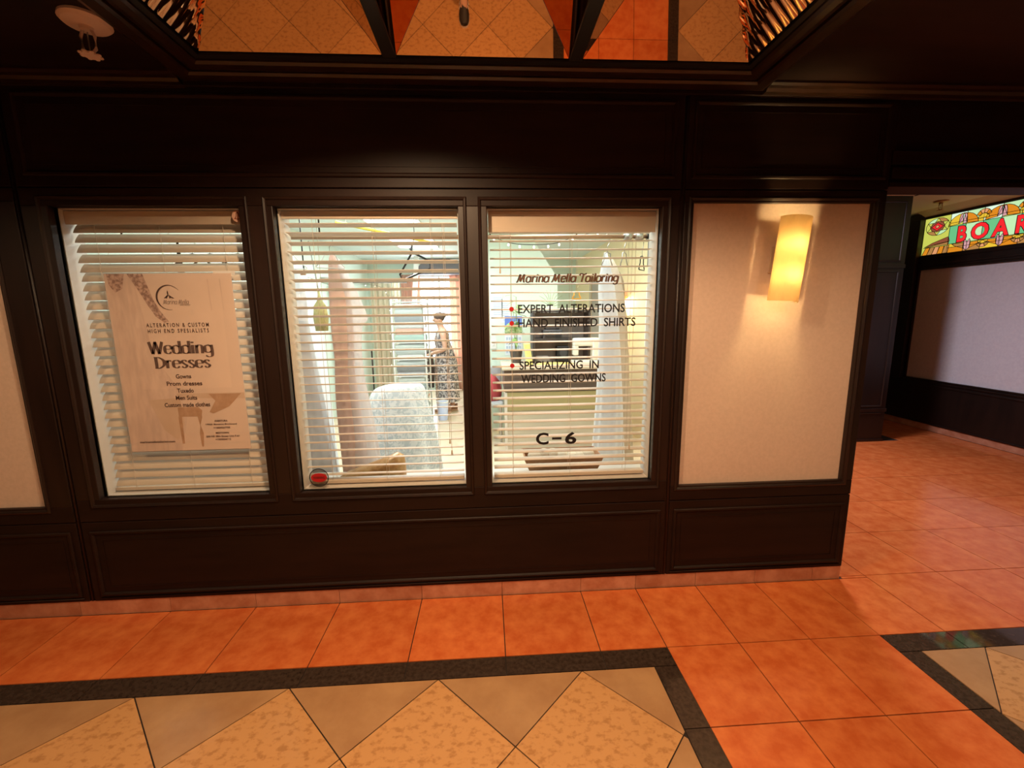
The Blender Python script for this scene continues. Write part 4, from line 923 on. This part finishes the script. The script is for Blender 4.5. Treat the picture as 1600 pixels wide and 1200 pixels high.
# potted plant
pot = tag(thing('potted_plant', loc=(.33, 2.86, .9305)), 'leafy green pot plant at the left end of the counter', 'plant')
MB().lathe([(.001,0),(.055,0),(.075,.14),(.078,.15),(.066,.15),(.06,.13),(.001,.13)], n=20).build('pot', mat('dark_pot', (.06,.05,.045), .5), pot)
LEAF = mat('leaf_green', (.10,.26,.05), .5, col2=(.34,.46,.18), scale=12)
for k in range(26):
    a = 2*math.pi*k*.381; hgt = .20 + .55*(k % 13)/13*random.uniform(.9,1.1); L0 = .10+.08*random.random()
    st = (.03*math.cos(a*1.7), .03*math.sin(a*1.7), hgt)
    if k % 4 == 0: MB().tube([(0,0,.12), (st[0]*.5, st[1]*.5, hgt*.6), st], .003, 5).build('stem', LEAF, pot)
    d = Vector((math.cos(a), math.sin(a)*.7, random.uniform(-.3,.5))).normalized(); sd = d.cross(Vector((0,0,1))).normalized()
    P0 = Vector(st); prof = ((0,.002),(.25,.018),(.55,.022),(.8,.012),(1,.001)); vv = []
    for t, w_ in prof:
        c = P0 + d*L0*t + Vector((0,0,-.06*t*t)); vv += [c - sd*w_, c + sd*w_ + Vector((0,0,.003))]
    MB().add(vv, [(2*i,2*i+1,2*i+3,2*i+2) for i in range(4)]).build('leaf', LEAF, pot, smooth=True, fix=False)
sp2 = tag(thing('spiky_plant', loc=(.74, 2.90, 1.5262)), 'small spiky plant on top of the hutch', 'plant')
MB().lathe([(.001,0),(.03,0),(.036,.05),(.028,.05),(.001,.045)], n=16).build('pot', WHITEP, sp2)
for k in range(11):
    a = math.pi*k/10; MB().tube([(0,0,.045), (.14*math.cos(a)*.6, .02*math.sin(5*a), .06+.11*math.sin(a)), (.17*math.cos(a), .03*math.sin(5*a), .07+.17*math.sin(a))], [.003,.0025,.0008], 5).build('leaf', LEAF, sp2)
oh = hanger(1.04, 2.9, 1.83, mat('orange_plastic', (.72,.32,.03), .4), 'orange hanger hooked before the warm wall', .05, 0, None, .008); MB().tube([(0,0,.012),(0,0,.6695)], .0015, 5).build('hanging_wire', STEEL, oh)
# wall papers, calendar, switch on the partition
CALB = mat('calendar_sky', (.10,.20,.62), .5); CALG = mat('calendar_field', (.12,.22,.06), .5, col2=(.45,.50,.30), scale=40); PAPW = mat('white_paper', (.74,.80,.86), .6); PAPL = mat('printed_lines', (.42,.52,.68), .6)
cal = tag(thing('wall_calendar', loc=(.335, 3.3995, .965)), 'wall calendar with blue sky picture on the mint partition', 'calendar')
MB().box(-.11,.11,-.004,0,.275,.495).build('sky_picture', CALB, cal); MB().box(-.11,.11,-.0055,-.0041,.275,.37).build('field_picture', CALG, cal); MB().box(-.11,.11,-.004,0,0,.27).build('month_sheet', PAPW, cal)
for i in range(6):
    for j in range(4): MB().box(-.095+.033*i,-.072+.033*i,-.0048,-.0041,.03+.055*j,.065+.055*j).build('day_box', PAPL, cal)
for (x0, x1, z0, z1, lb) in ((.07,.20,1.45,1.73,'tall printed notice on the mint partition'), (.19,.29,1.38,1.68,'narrow printed notice beside the calendar')):
    n_ = tag(thing('notice', loc=(x0, 3.3995, z0)), lb, 'notice', 'notices on the partition'); MB().box(0,x1-x0,-.003,0,0,z1-z0).build('sheet', PAPW, n_)
    for k in range(9): MB().box(.012,(x1-x0)-.012,-.0038,-.0031,.03+.026*k,.04+.026*k).build('text_line', PAPL, n_)
swi = tag(thing('light_switch', loc=(.075,3.3995,1.05)), 'white light switch low on the mint partition', 'switch'); MB().box(-.04,.04,-.008,0,0,.12).build('plate', WHITEP, swi, bevel=.002); MB().box(-.012,.012,-.014,-.0081,.04,.08).build('rocker', WHITEP, swi, bevel=.002)
# papers and a strip on the right wall
n_ = tag(thing('notice', loc=(RX-.0005, 2.52, 1.12)), 'white printed sheet on the right shop wall', 'notice'); MB().box(-.003,0,-.07,.10,0,.64).build('sheet', PAPW, n_)
for k in range(14): MB().box(-.0038,-.0031,-.05,.08,.05+.04*k,.062+.04*k).build('text_line', PAPL, n_)
# grey framed doorway piece on the warm wall
dr = thing('door_1', kind='structure'); dr['label'] = 'grey framed door on the warm shop wall'
GYD = mat('grey_door', (.32,.29,.24), .6); MB().box(RX-.03,RX-.0005,4.2,5.0,0,1.98).build('door_leaf', GYD, dr); MB().box(RX-.05,RX-.0005,4.1,4.199,0,2.05).build('door_frame', mat('door_frame_tan', (.50,.42,.30), .6), dr); MB().box(RX-.05,RX-.0005,5.001,5.1,0,2.05).build('door_frame', MATS['door_frame_tan'], dr)
MB().ball((RX-.06,4.3,1.0), .025, 10).build('door_knob', STEEL, dr)
# warm wall lamp that tints the right wall
wlp = tag(thing('wall_lamp', loc=(RX, 3.35, 1.72)), 'warm lamp on the cream shop wall hidden by the white gown', 'lamp')
MB().lathe([(.001,-.02),(.04,-.02),(.04,-.001),(.001,-.001)], axis='X', n=18).build('plate', METAL, wlp); MB().tube([(-.02,0,0),(-.10,0,0),(-.10,0,.03)], .006, 8).build('arm', METAL, wlp)
MB().lathe([(.05,.03),(.08,-.07),(.077,-.07),(.047,.03)], (-.10,0,0), 20).build('shade', sheet_mat('amber_shade', (.9,.6,.25), .6), wlp); MB().ball((-.10,0,-.01), .02, 10).build('bulb', emit_mat('warm_bulb', (1,.75,.35), 15), wlp)
lamp('wall_lamp_light', 'POINT', (-.10,0,-.075), SHOP_W*.8, (1,.66,.26), .03, wlp)
# chair with clothes at the left of the counter
ch = tag(thing('chair', loc=(-.02, 2.95, 0)), 'grey chair with a red jacket left of the counter', 'chair')
CG = mat('grey_fabric', (.42,.44,.46), .8)
MB().box(-.2,.19,-.2,.2,.42,.48).build('seat', CG, ch, bevel=.02); MB().box(-.2,.19,.17,.21,.48,.86).build('backrest', CG, ch, bevel=.02)
for sx in (-.17,.16):
    for sy in (-.17,.17): MB().tube([(sx,sy,.0),(sx,sy,.42)], .014, 8).build('leg', STEEL, ch)
rj = MB().loft([[(-.01+a*.15*s, 2.90+b*.09*s+.03, z) for a, b in [(math.cos(t)*(1+.08*math.sin(5*t)), math.sin(t)) for t in [2*math.pi*k/20 for k in range(20)]]] for z, s in ((.4805,1.0),(.58,1.1),(.70,.95),(.78,.55),(.80,.1))]).build('red_jacket', mat('red_jacket_cloth', (.50,.07,.08), .8), smooth=True); tag(rj, 'crumpled red jacket on the grey chair', 'jacket')

# ---- rolling rack with shelves and folded clothes
rk = tag(thing('rolling_rack', loc=(-1.01, 3.72, 0)), 'white rolling shelf rack full of folded clothes', 'rack')
RW, RD, RH = .205, .19, 1.70
for sx in (-1, 1):
    for sy in (-1, 1):
        MB().tube([(sx*RW, sy*RD, .07), (sx*RW, sy*RD, RH)], .011, 8).build('post', WHITEP, rk, smooth=True)
        cw = MB().lathe([(.001,-.012),(.03,-.012),(.032,0),(.03,.012),(.001,.012)], (sx*RW, sy*RD, .032), 14, axis='X').build('castor', BLACK, rk)
        MB().tube([(sx*RW, sy*RD, .07),(sx*RW, sy*RD, .045)], .012, 6).build('castor_fork', STEEL, rk)
SHZ = (.14,.44,.70,.92,1.14,1.40,1.66)
for z in SHZ:
    MB().box(-RW, RW, -RD, RD, z-.008, z).build('shelf', WHITEP, rk)
for k in range(2): MB().tube([((-RW,RW)[k], -RD, RH), ((-RW,RW)[k], RD, RH)], .011, 8).build('top_bar', WHITEP, rk)
FC = [(.34,.38,.38), (.45,.50,.48), (.28,.42,.38), (.62,.30,.22), (.50,.52,.54), (.20,.22,.24), (.42,.47,.46), (.55,.58,.56), (.36,.34,.36), (.10,.10,.11), (.48,.55,.58), (.60,.60,.58)]
FM = [mat('folded_cloth_%d' % k, c, .85) for k, c in enumerate(FC)]
FN = ['slate', 'sage', 'green grey', 'coral', 'silver', 'charcoal', 'pale sage', 'ash', 'mauve grey', 'black', 'blue grey', 'off white']
WH = ['bottom', 'second lowest', 'third', 'fourth', 'fifth', 'top']
ci = 0
for si, z in enumerate(SHZ[:-1]):
    top = SHZ[si+1] - z - .03; zz = z + .0008; lay = 0
    while zz - z < top*.86 and lay < 4:
        hgt = min(random.uniform(.045,.10), z + top - zz); w_ = RW*random.uniform(.82,.95); d_ = RD*random.uniform(.85,.95); q = [1, .96, .9]
        ring = lambda s, h: [(-1.01 + random.uniform(-.004,.004) + w_*s*sx, 3.72 + d_*s*sy, h) for sx, sy in ((-1,-1),(-.3,-1.03),(.4,-1),(1,-.97),(1.01,0),(1,1),(0,1.02),(-1,1))]
        o = MB().loft([ring(.95, zz), ring(1.0, zz+hgt*.35), ring(.99, zz+hgt*.7), ring(.9, zz+hgt)]).build('folded_clothes', FM[ci % 12], smooth=False)
        tag(o, '%s folded clothes on the %s shelf of the rolling rack, layer %s up' % (FN[ci % 12], WH[si], ('one','two','three','four')[lay]), 'clothes', 'folded clothes on the rolling rack')
        zz += hgt + .0008; lay += 1; ci += 1
# clear cover hanging on the rack
tp = sheet_mat('clear_plastic_cover', (.62,.68,.68), .3, .10)
drape('plastic_cover', -1.235, -.79, 3.50, .10, 1.72, tp, 4, .010, 'hazy clear plastic cover hanging over the rolling rack front', 'cover')
# white bin bag and plastic bin
bn = tag(thing('waste_bin', loc=(-.66, 3.95, 0)), 'translucent white waste bin beside the rolling rack', 'bin')
MB().loft([[(.075*s*math.cos(2*math.pi*k/20), .075*s*math.sin(2*math.pi*k/20), z) for k in range(20)] for z, s in ((.001,.85),(.26,1.15),(.26,1.08),(.01,.8))], cap=True).build('body', sheet_mat('bin_plastic', (.78,.84,.98), .4), bn, smooth=False)
MB().loft([[(.09*s*math.cos(2*math.pi*k/20), .09*s*math.sin(2*math.pi*k/20), z) for k in range(20)] for z, s in ((.255,1.0),(.275,1.0),(.275,.95),(.255,.95))], cap=False).build('rim', WHITEP, bn)
# ================================================================== PEOPLE
def skin_body(name, joints, edges, m, parent, root, inv=None):
    me = bpy.data.meshes.new(name); keys = list(joints)
    me.from_pydata([joints[k][0] for k in keys], [(keys.index(a), keys.index(b)) for a, b in edges], [])
    o = bpy.data.objects.new(name, me); COL.objects.link(o)
    md = o.modifiers.new('skin', 'SKIN'); md.use_smooth_shade = True; md.branch_smoothing = .4
    for k, v in zip(keys, me.skin_vertices[0].data):
        r = joints[k][1]; v.radius = r if isinstance(r, tuple) else (r, r); v.use_root = (k == root)
    s = o.modifiers.new('sub', 'SUBSURF'); s.levels = 2; s.render_levels = 2
    dg = bpy.context.evaluated_depsgraph_get(); nm = bpy.data.meshes.new_from_object(o.evaluated_get(dg))
    bpy.data.objects.remove(o); nm.materials.clear(); nm.materials.append(m)
    nm.polygons.foreach_set('use_smooth', [True]*len(nm.polygons))
    o = bpy.data.objects.new(name, nm); COL.objects.link(o); o.parent = parent
    return o
def hand_joints(J, E, side, wrist, d, up, out):
    # palm and five fingers continuing the forearm: d along the fingers, up = back of the hand, out = thumb side
    d, up, out = Vector(d).normalized(), Vector(up).normalized(), Vector(out).normalized(); W = Vector(wrist)
    J[side+'palm'] = (tuple(W + d*.045), (.030,.016)); E.append((side+'wr', side+'palm'))
    for k, (off, ln) in enumerate(((.028,.068), (.010,.078), (-.010,.072), (-.027,.056))):
        a = W + d*.085 + out*off; b = a + d*ln*.5 - up*.012; c = b + d*ln*.32 - up*.028
        for q, (p, r) in enumerate(((a,.0095), (b,.0085), (c,.0070))):
            J['%sf%d%d' % (side,k,q)] = (tuple(p), r)
        E += [(side+'palm', '%sf%d0' % (side,k)), ('%sf%d0' % (side,k), '%sf%d1' % (side,k)), ('%sf%d1' % (side,k), '%sf%d2' % (side,k))]
    a = W + d*.035 + out*.034; b = a + d*.030 + out*.020; c = b + d*.026 + out*.004
    for q, (p, r) in enumerate(((a,.011), (b,.0095), (c,.0080))): J['%sth%d' % (side,q)] = (tuple(p), r)
    E += [(side+'palm', side+'th0'), (side+'th0', side+'th1'), (side+'th1', side+'th2')]
def figure(root, H, hands, lean, head_tilt, feet, elbows, legw=1.0):
    # local frame: the person faces +Y, feet on z = 0
    s = H/1.70; J, E = {}, []
    def j(k, x, y, z, r): J[k] = ((x*s, y*s, z*s), tuple(q*s for q in r) if isinstance(r, tuple) else r*s)
    j('pel',0,0,.93,(.135,.10)); j('wai',0,.01*lean,1.08,(.115,.085)); j('che',0,.04*lean,1.28,(.135,.10)); j('sho',0,.05*lean,1.38,(.10,.07)); j('nek',0,.06*lean,1.455,.050)
    ht = head_tilt
    j('hd0',0,.065*lean+.010+.02*ht,1.525,(.062,.070)); j('hd1',0,.07*lean+.015+.05*ht,1.59,(.074,.088)); j('hd2',0,.07*lean+.010+.075*ht,1.655,(.066,.080))
    j('nos',0,.07*lean+.105+.06*ht,1.565,.012)
    E += [('pel','wai'),('wai','che'),('che','sho'),('sho','nek'),('nek','hd0'),('hd0','hd1'),('hd1','hd2'),('hd1','nos')]
    for sd, sx in (('l',-1), ('r',1)):
        j(sd+'ear', sx*.080, .065*lean+.0+.04*ht, 1.585, .014); E.append(('hd1', sd+'ear'))
        j(sd+'sh', sx*.165, .045*lean, 1.375, .060); E.append(('sho', sd+'sh'))
        ex, ey, ez = elbows[sd]; j(sd+'el', ex, ey, ez, .041); E.append((sd+'sh', sd+'el'))
        (wx, wy, wz), d, up, out = hands[sd]; j(sd+'wr', wx, wy, wz, (.027,.024)); E.append((sd+'el', sd+'wr'))
        hand_joints(J, E, sd, J[sd+'wr'][0], d, up, out)
        fx, fy, fz = feet[sd]
        j(sd+'hip', sx*.085, 0, .86, (.088*legw,.095)); j(sd+'kn', (sx*.085+fx)/2, fy*.5+.015, .48, .058); j(sd+'ca', fx*.9+sx*.009, fy*.75-.012, .33, .054); j(sd+'an', fx, fy, .085, .036)
        j(sd+'heel', fx, fy-.035, .040, .034); j(sd+'ball', fx, fy+.115, .030, (.040,.026)); j(sd+'toe', fx, fy+.175, .026, (.034,.020))
        E += [('pel', sd+'hip'), (sd+'hip', sd+'kn'), (sd+'kn', sd+'ca'), (sd+'ca', sd+'an'), (sd+'an', sd+'heel'), (sd+'an', sd+'ball'), (sd+'ball', sd+'toe')]
    b = skin_body('body', J, E, SKIN, root, 'pel')
    return J, s
def face(root, J, s, iris):
    c = Vector(J['hd1'][0])
    for sx in (-1, 1):
        MB().ball((c.x+sx*.031*s, c.y+.078*s, c.z+.004*s), .0125*s, 10).build('eye', WHITEP, root, smooth=True); MB().ball((c.x+sx*.031*s, c.y+.087*s, c.z+.004*s), .006*s, 8).build('iris', iris, root, smooth=True)
    MB().ball((c.x, c.y+.074*s, c.z-.066*s), .020*s, 10, sc=(1,.5,.35)).build('mouth', mat('lips', (.45,.14,.12), .5), root, smooth=True)
HAIR = mat('dark_brown_hair', (.045,.028,.022), .6, col2=(.09,.06,.05), scale=60, stretch=(4,4,.5))
def ell(c, rx, ry, rz, n=18): return MB().ball(c, 1, n, sc=(rx, ry, rz))
def shoe(root, J, sd, s, sole, upper, trim=None):
    a = Vector(J[sd+'heel'][0]); b = Vector(J[sd+'toe'][0]); L = (b-a).normalized(); sdv = Vector((1,0,0))
    prof = ((-.045,.026),(-.03,.036),(.03,.040),(.09,.036),(.15,.047),(.20,.045),(.235,.030),(.245,.012))
    def ring(z, g, top=1): return [(a.x + sx*w_*s*g, a.y + t*s*(1 if t > 0 else g), z*s) for sx, lst in ((1, prof), (-1, prof[::-1])) for t, w_ in lst]
    so = MB().loft([ring(.0005,1.0), ring(.022,1.04)]).build('sole', sole, root)
    n = len(prof)
    def up(z0, zs, g): return [(a.x + sx*w_*s*g, a.y + t*s, (z0 + zs*max(0, (.12-t)/.12)**.7)*s) for sx, lst in ((1, prof), (-1, prof[::-1])) for t, w_ in lst]
    ub = MB().loft([up(.0222,0,1.0), up(.038,.008,1.02), up(.052,.022,.9), up(.060,.042,.62), up(.062,.048,.5)]).build('shoe_upper', upper, root, smooth=True)
    if trim:
        for k in range(3):
            y = a.y + (.075+.035*k)*s; z = (.073-.006*k)*s
            MB().tube([(a.x-.020*s, y, z-.004*s), (a.x, y, z+.002*s), (a.x+.020*s, y, z-.004*s)], .0035*s, 6).build('shoelace', trim, ub)
        for sx in (-1, 1):
            for k in range(2): MB().tube([(a.x+sx*.044*s, a.y+(.06+.04*k)*s, .030*s), (a.x+sx*.031*s, a.y+(.045+.04*k)*s, .060*s)], .0045*s, 6).build('stripe', trim, ub)
# ---- the woman in the shop (seen from the side, looking down)
wm = tag(thing('person', loc=(-.64, 4.48, 0), rz=math.radians(100)), 'person in long grey patterned dress with hair up, looking down by the far window', 'person')
J, s = figure(wm, 1.52, dict(l=((-.15,.27,1.02), (0.1,.9,-.35), (0,.4,1), (1,0,0)), r=((.14,.29,1.05), (-.15,.9,-.30), (0,.4,1), (-1,0,0))), 1.0, .45,
    dict(l=(-.075,.02,0), r=(.08,-.10,0)), dict(l=(-.20,.02,1.10), r=(.21,.03,1.10)))
face(wm, J, s, BLACK)
c = Vector(J['hd1'][0])
ell((c.x, c.y-.020*s, c.z+.035*s), .088*s, .095*s, .085*s).build('hair', HAIR, wm, smooth=True); hr_ = [o for o in wm.children if o.name.startswith('hair')][0]; ell((c.x, c.y-.095*s, c.z+.065*s), .045*s, .045*s, .045*s).build('hair_bun', HAIR, hr_, smooth=True)
DR = mat('grey_patterned_dress', (.10,.09,.095), .8, col2=(.52,.47,.47), scale=34, ramp=(.47,.53), detail=6)
rings = []
for z, cy, rx, ry in ((1.415,.045,.10,.06), (1.40,.045,.150,.085), (1.33,.045,.160,.115), (1.24,.055,.150,.125), (1.10,.02,.155,.14), (1.0,.005,.17,.16), (.88,.0,.195,.19), (.70,.0,.20,.20), (.45,-.01,.20,.20), (.24,-.015,.20,.20), (.19,-.015,.20,.20)):
    rings.append([((rx*(1+.03*math.sin(9*t)*(1.4-z))*math.cos(t))*s, (cy + ry*(1+.03*math.sin(9*t)*(1.4-z))*math.sin(t))*s, z*s) for t in [2*math.pi*k/40 for k in range(40)]])
MB().loft(rings, cap=False).build('dress', DR, wm, smooth=True)
SAND = mat('tan_sandal', (.30,.15,.09), .6); SOLEP = mat('peach_sole', (.66,.42,.30), .6)
for sd in 'lr': shoe(wm, J, sd, s, SOLEP, SAND)
gm = MB().loft([[(-1.01+.335+a*.09*q, 4.40+b*.045*q, z) for a, b in [(math.cos(t), math.sin(t)) for t in [2*math.pi*k/16 for k in range(16)]]] for z, q in ((.40,1.0),(.55,1.1),(.75,1.15),(.90,1.0),(.96,.6),(.985,.15))]).build('dark_garment', mat('dark_brown_cloth', (.035,.026,.024), .8), smooth=True)
gm.location = (-.235, -.02, 0); tag(gm, 'dark brown garment held in front of the woman', 'garment')

# ---- the photographer, mirrored in the ceiling as one dark striped shoe
ph = tag(thing('person', loc=(-.06, -2.40, 0)), 'person taking the photograph, in dark striped sneakers, mirrored in the coffer', 'person')
J, s = figure(ph, 1.68, dict(l=((-.115,.205,1.455), (.45,.55,.65), (-.3,.9,-.2), (.4,.5,.7)), r=((.165,.205,1.455), (-.35,.6,.65), (.3,.9,-.2), (-.4,.5,.7))), .5, .2,
    dict(l=(-.09,.19,0), r=(.10,-.06,0)), dict(l=(-.23,.10,1.20), r=(.25,.10,1.20)))
face(ph, J, s, BLACK)
c = Vector(J['hd1'][0]); ell((c.x, c.y-.018*s, c.z+.030*s), .084*s, .096*s, .088*s).build('hair', HAIR, ph, smooth=True)
SHIRT = mat('charcoal_shirt', (.03,.03,.035), .8); PANT = mat('dark_trousers', (.025,.025,.03), .8)
rings = []
for z, cy, rx, ry in ((1.44,.028,.075,.065), (1.42,.026,.150,.085), (1.36,.022,.190,.105), (1.26,.02,.175,.125), (1.08,.0,.150,.115), (.92,.0,.170,.135), (.84,.0,.172,.138)):
    rings.append([(rx*math.cos(t)*s, (cy+ry*math.sin(t))*s, z*s) for t in [2*math.pi*k/28 for k in range(28)]])
MB().loft(rings, cap=False).build('shirt', SHIRT, ph, smooth=True)
for sd in 'lr':
    a, b = Vector(J[sd+'sh'][0]), Vector(J[sd+'el'][0]); MB().tube([a+(a-b)*.05, a+(b-a)*.4, a+(b-a)*.8], [.075*s,.068*s,.062*s], 14, cap=False).build('sleeve', SHIRT, ph, smooth=True)
    P = [Vector(J[sd+q][0]) for q in ('hip','kn','ca','an')]
    MB().tube([P[0]+Vector((0,0,.05)), P[0], P[1], P[2], P[3]+Vector((0,0,.07))], [.105*s,.110*s,.078*s,.070*s,.060*s], 16, cap=False).build('trouser_leg', PANT, ph, smooth=True)
    shoe(ph, J, sd, s, mat('white_sole', (.72,.70,.66), .5), mat('dark_sneaker', (.022,.018,.018), .6), mat('sneaker_stripe', (.78,.74,.70), .5))
pn = MB().box(-.075,.075, -.0085,-.0010, -.037,.037).build('phone', BLACK, bevel=.004)
pn.matrix_world = M4 @ Matrix.Rotation(math.radians(-90), 4, 'X') @ Matrix.Translation((-.01, -.0035, .012))
pn.location = pn.location; tag(pn, 'black phone held by the person taking the photograph', 'phone')
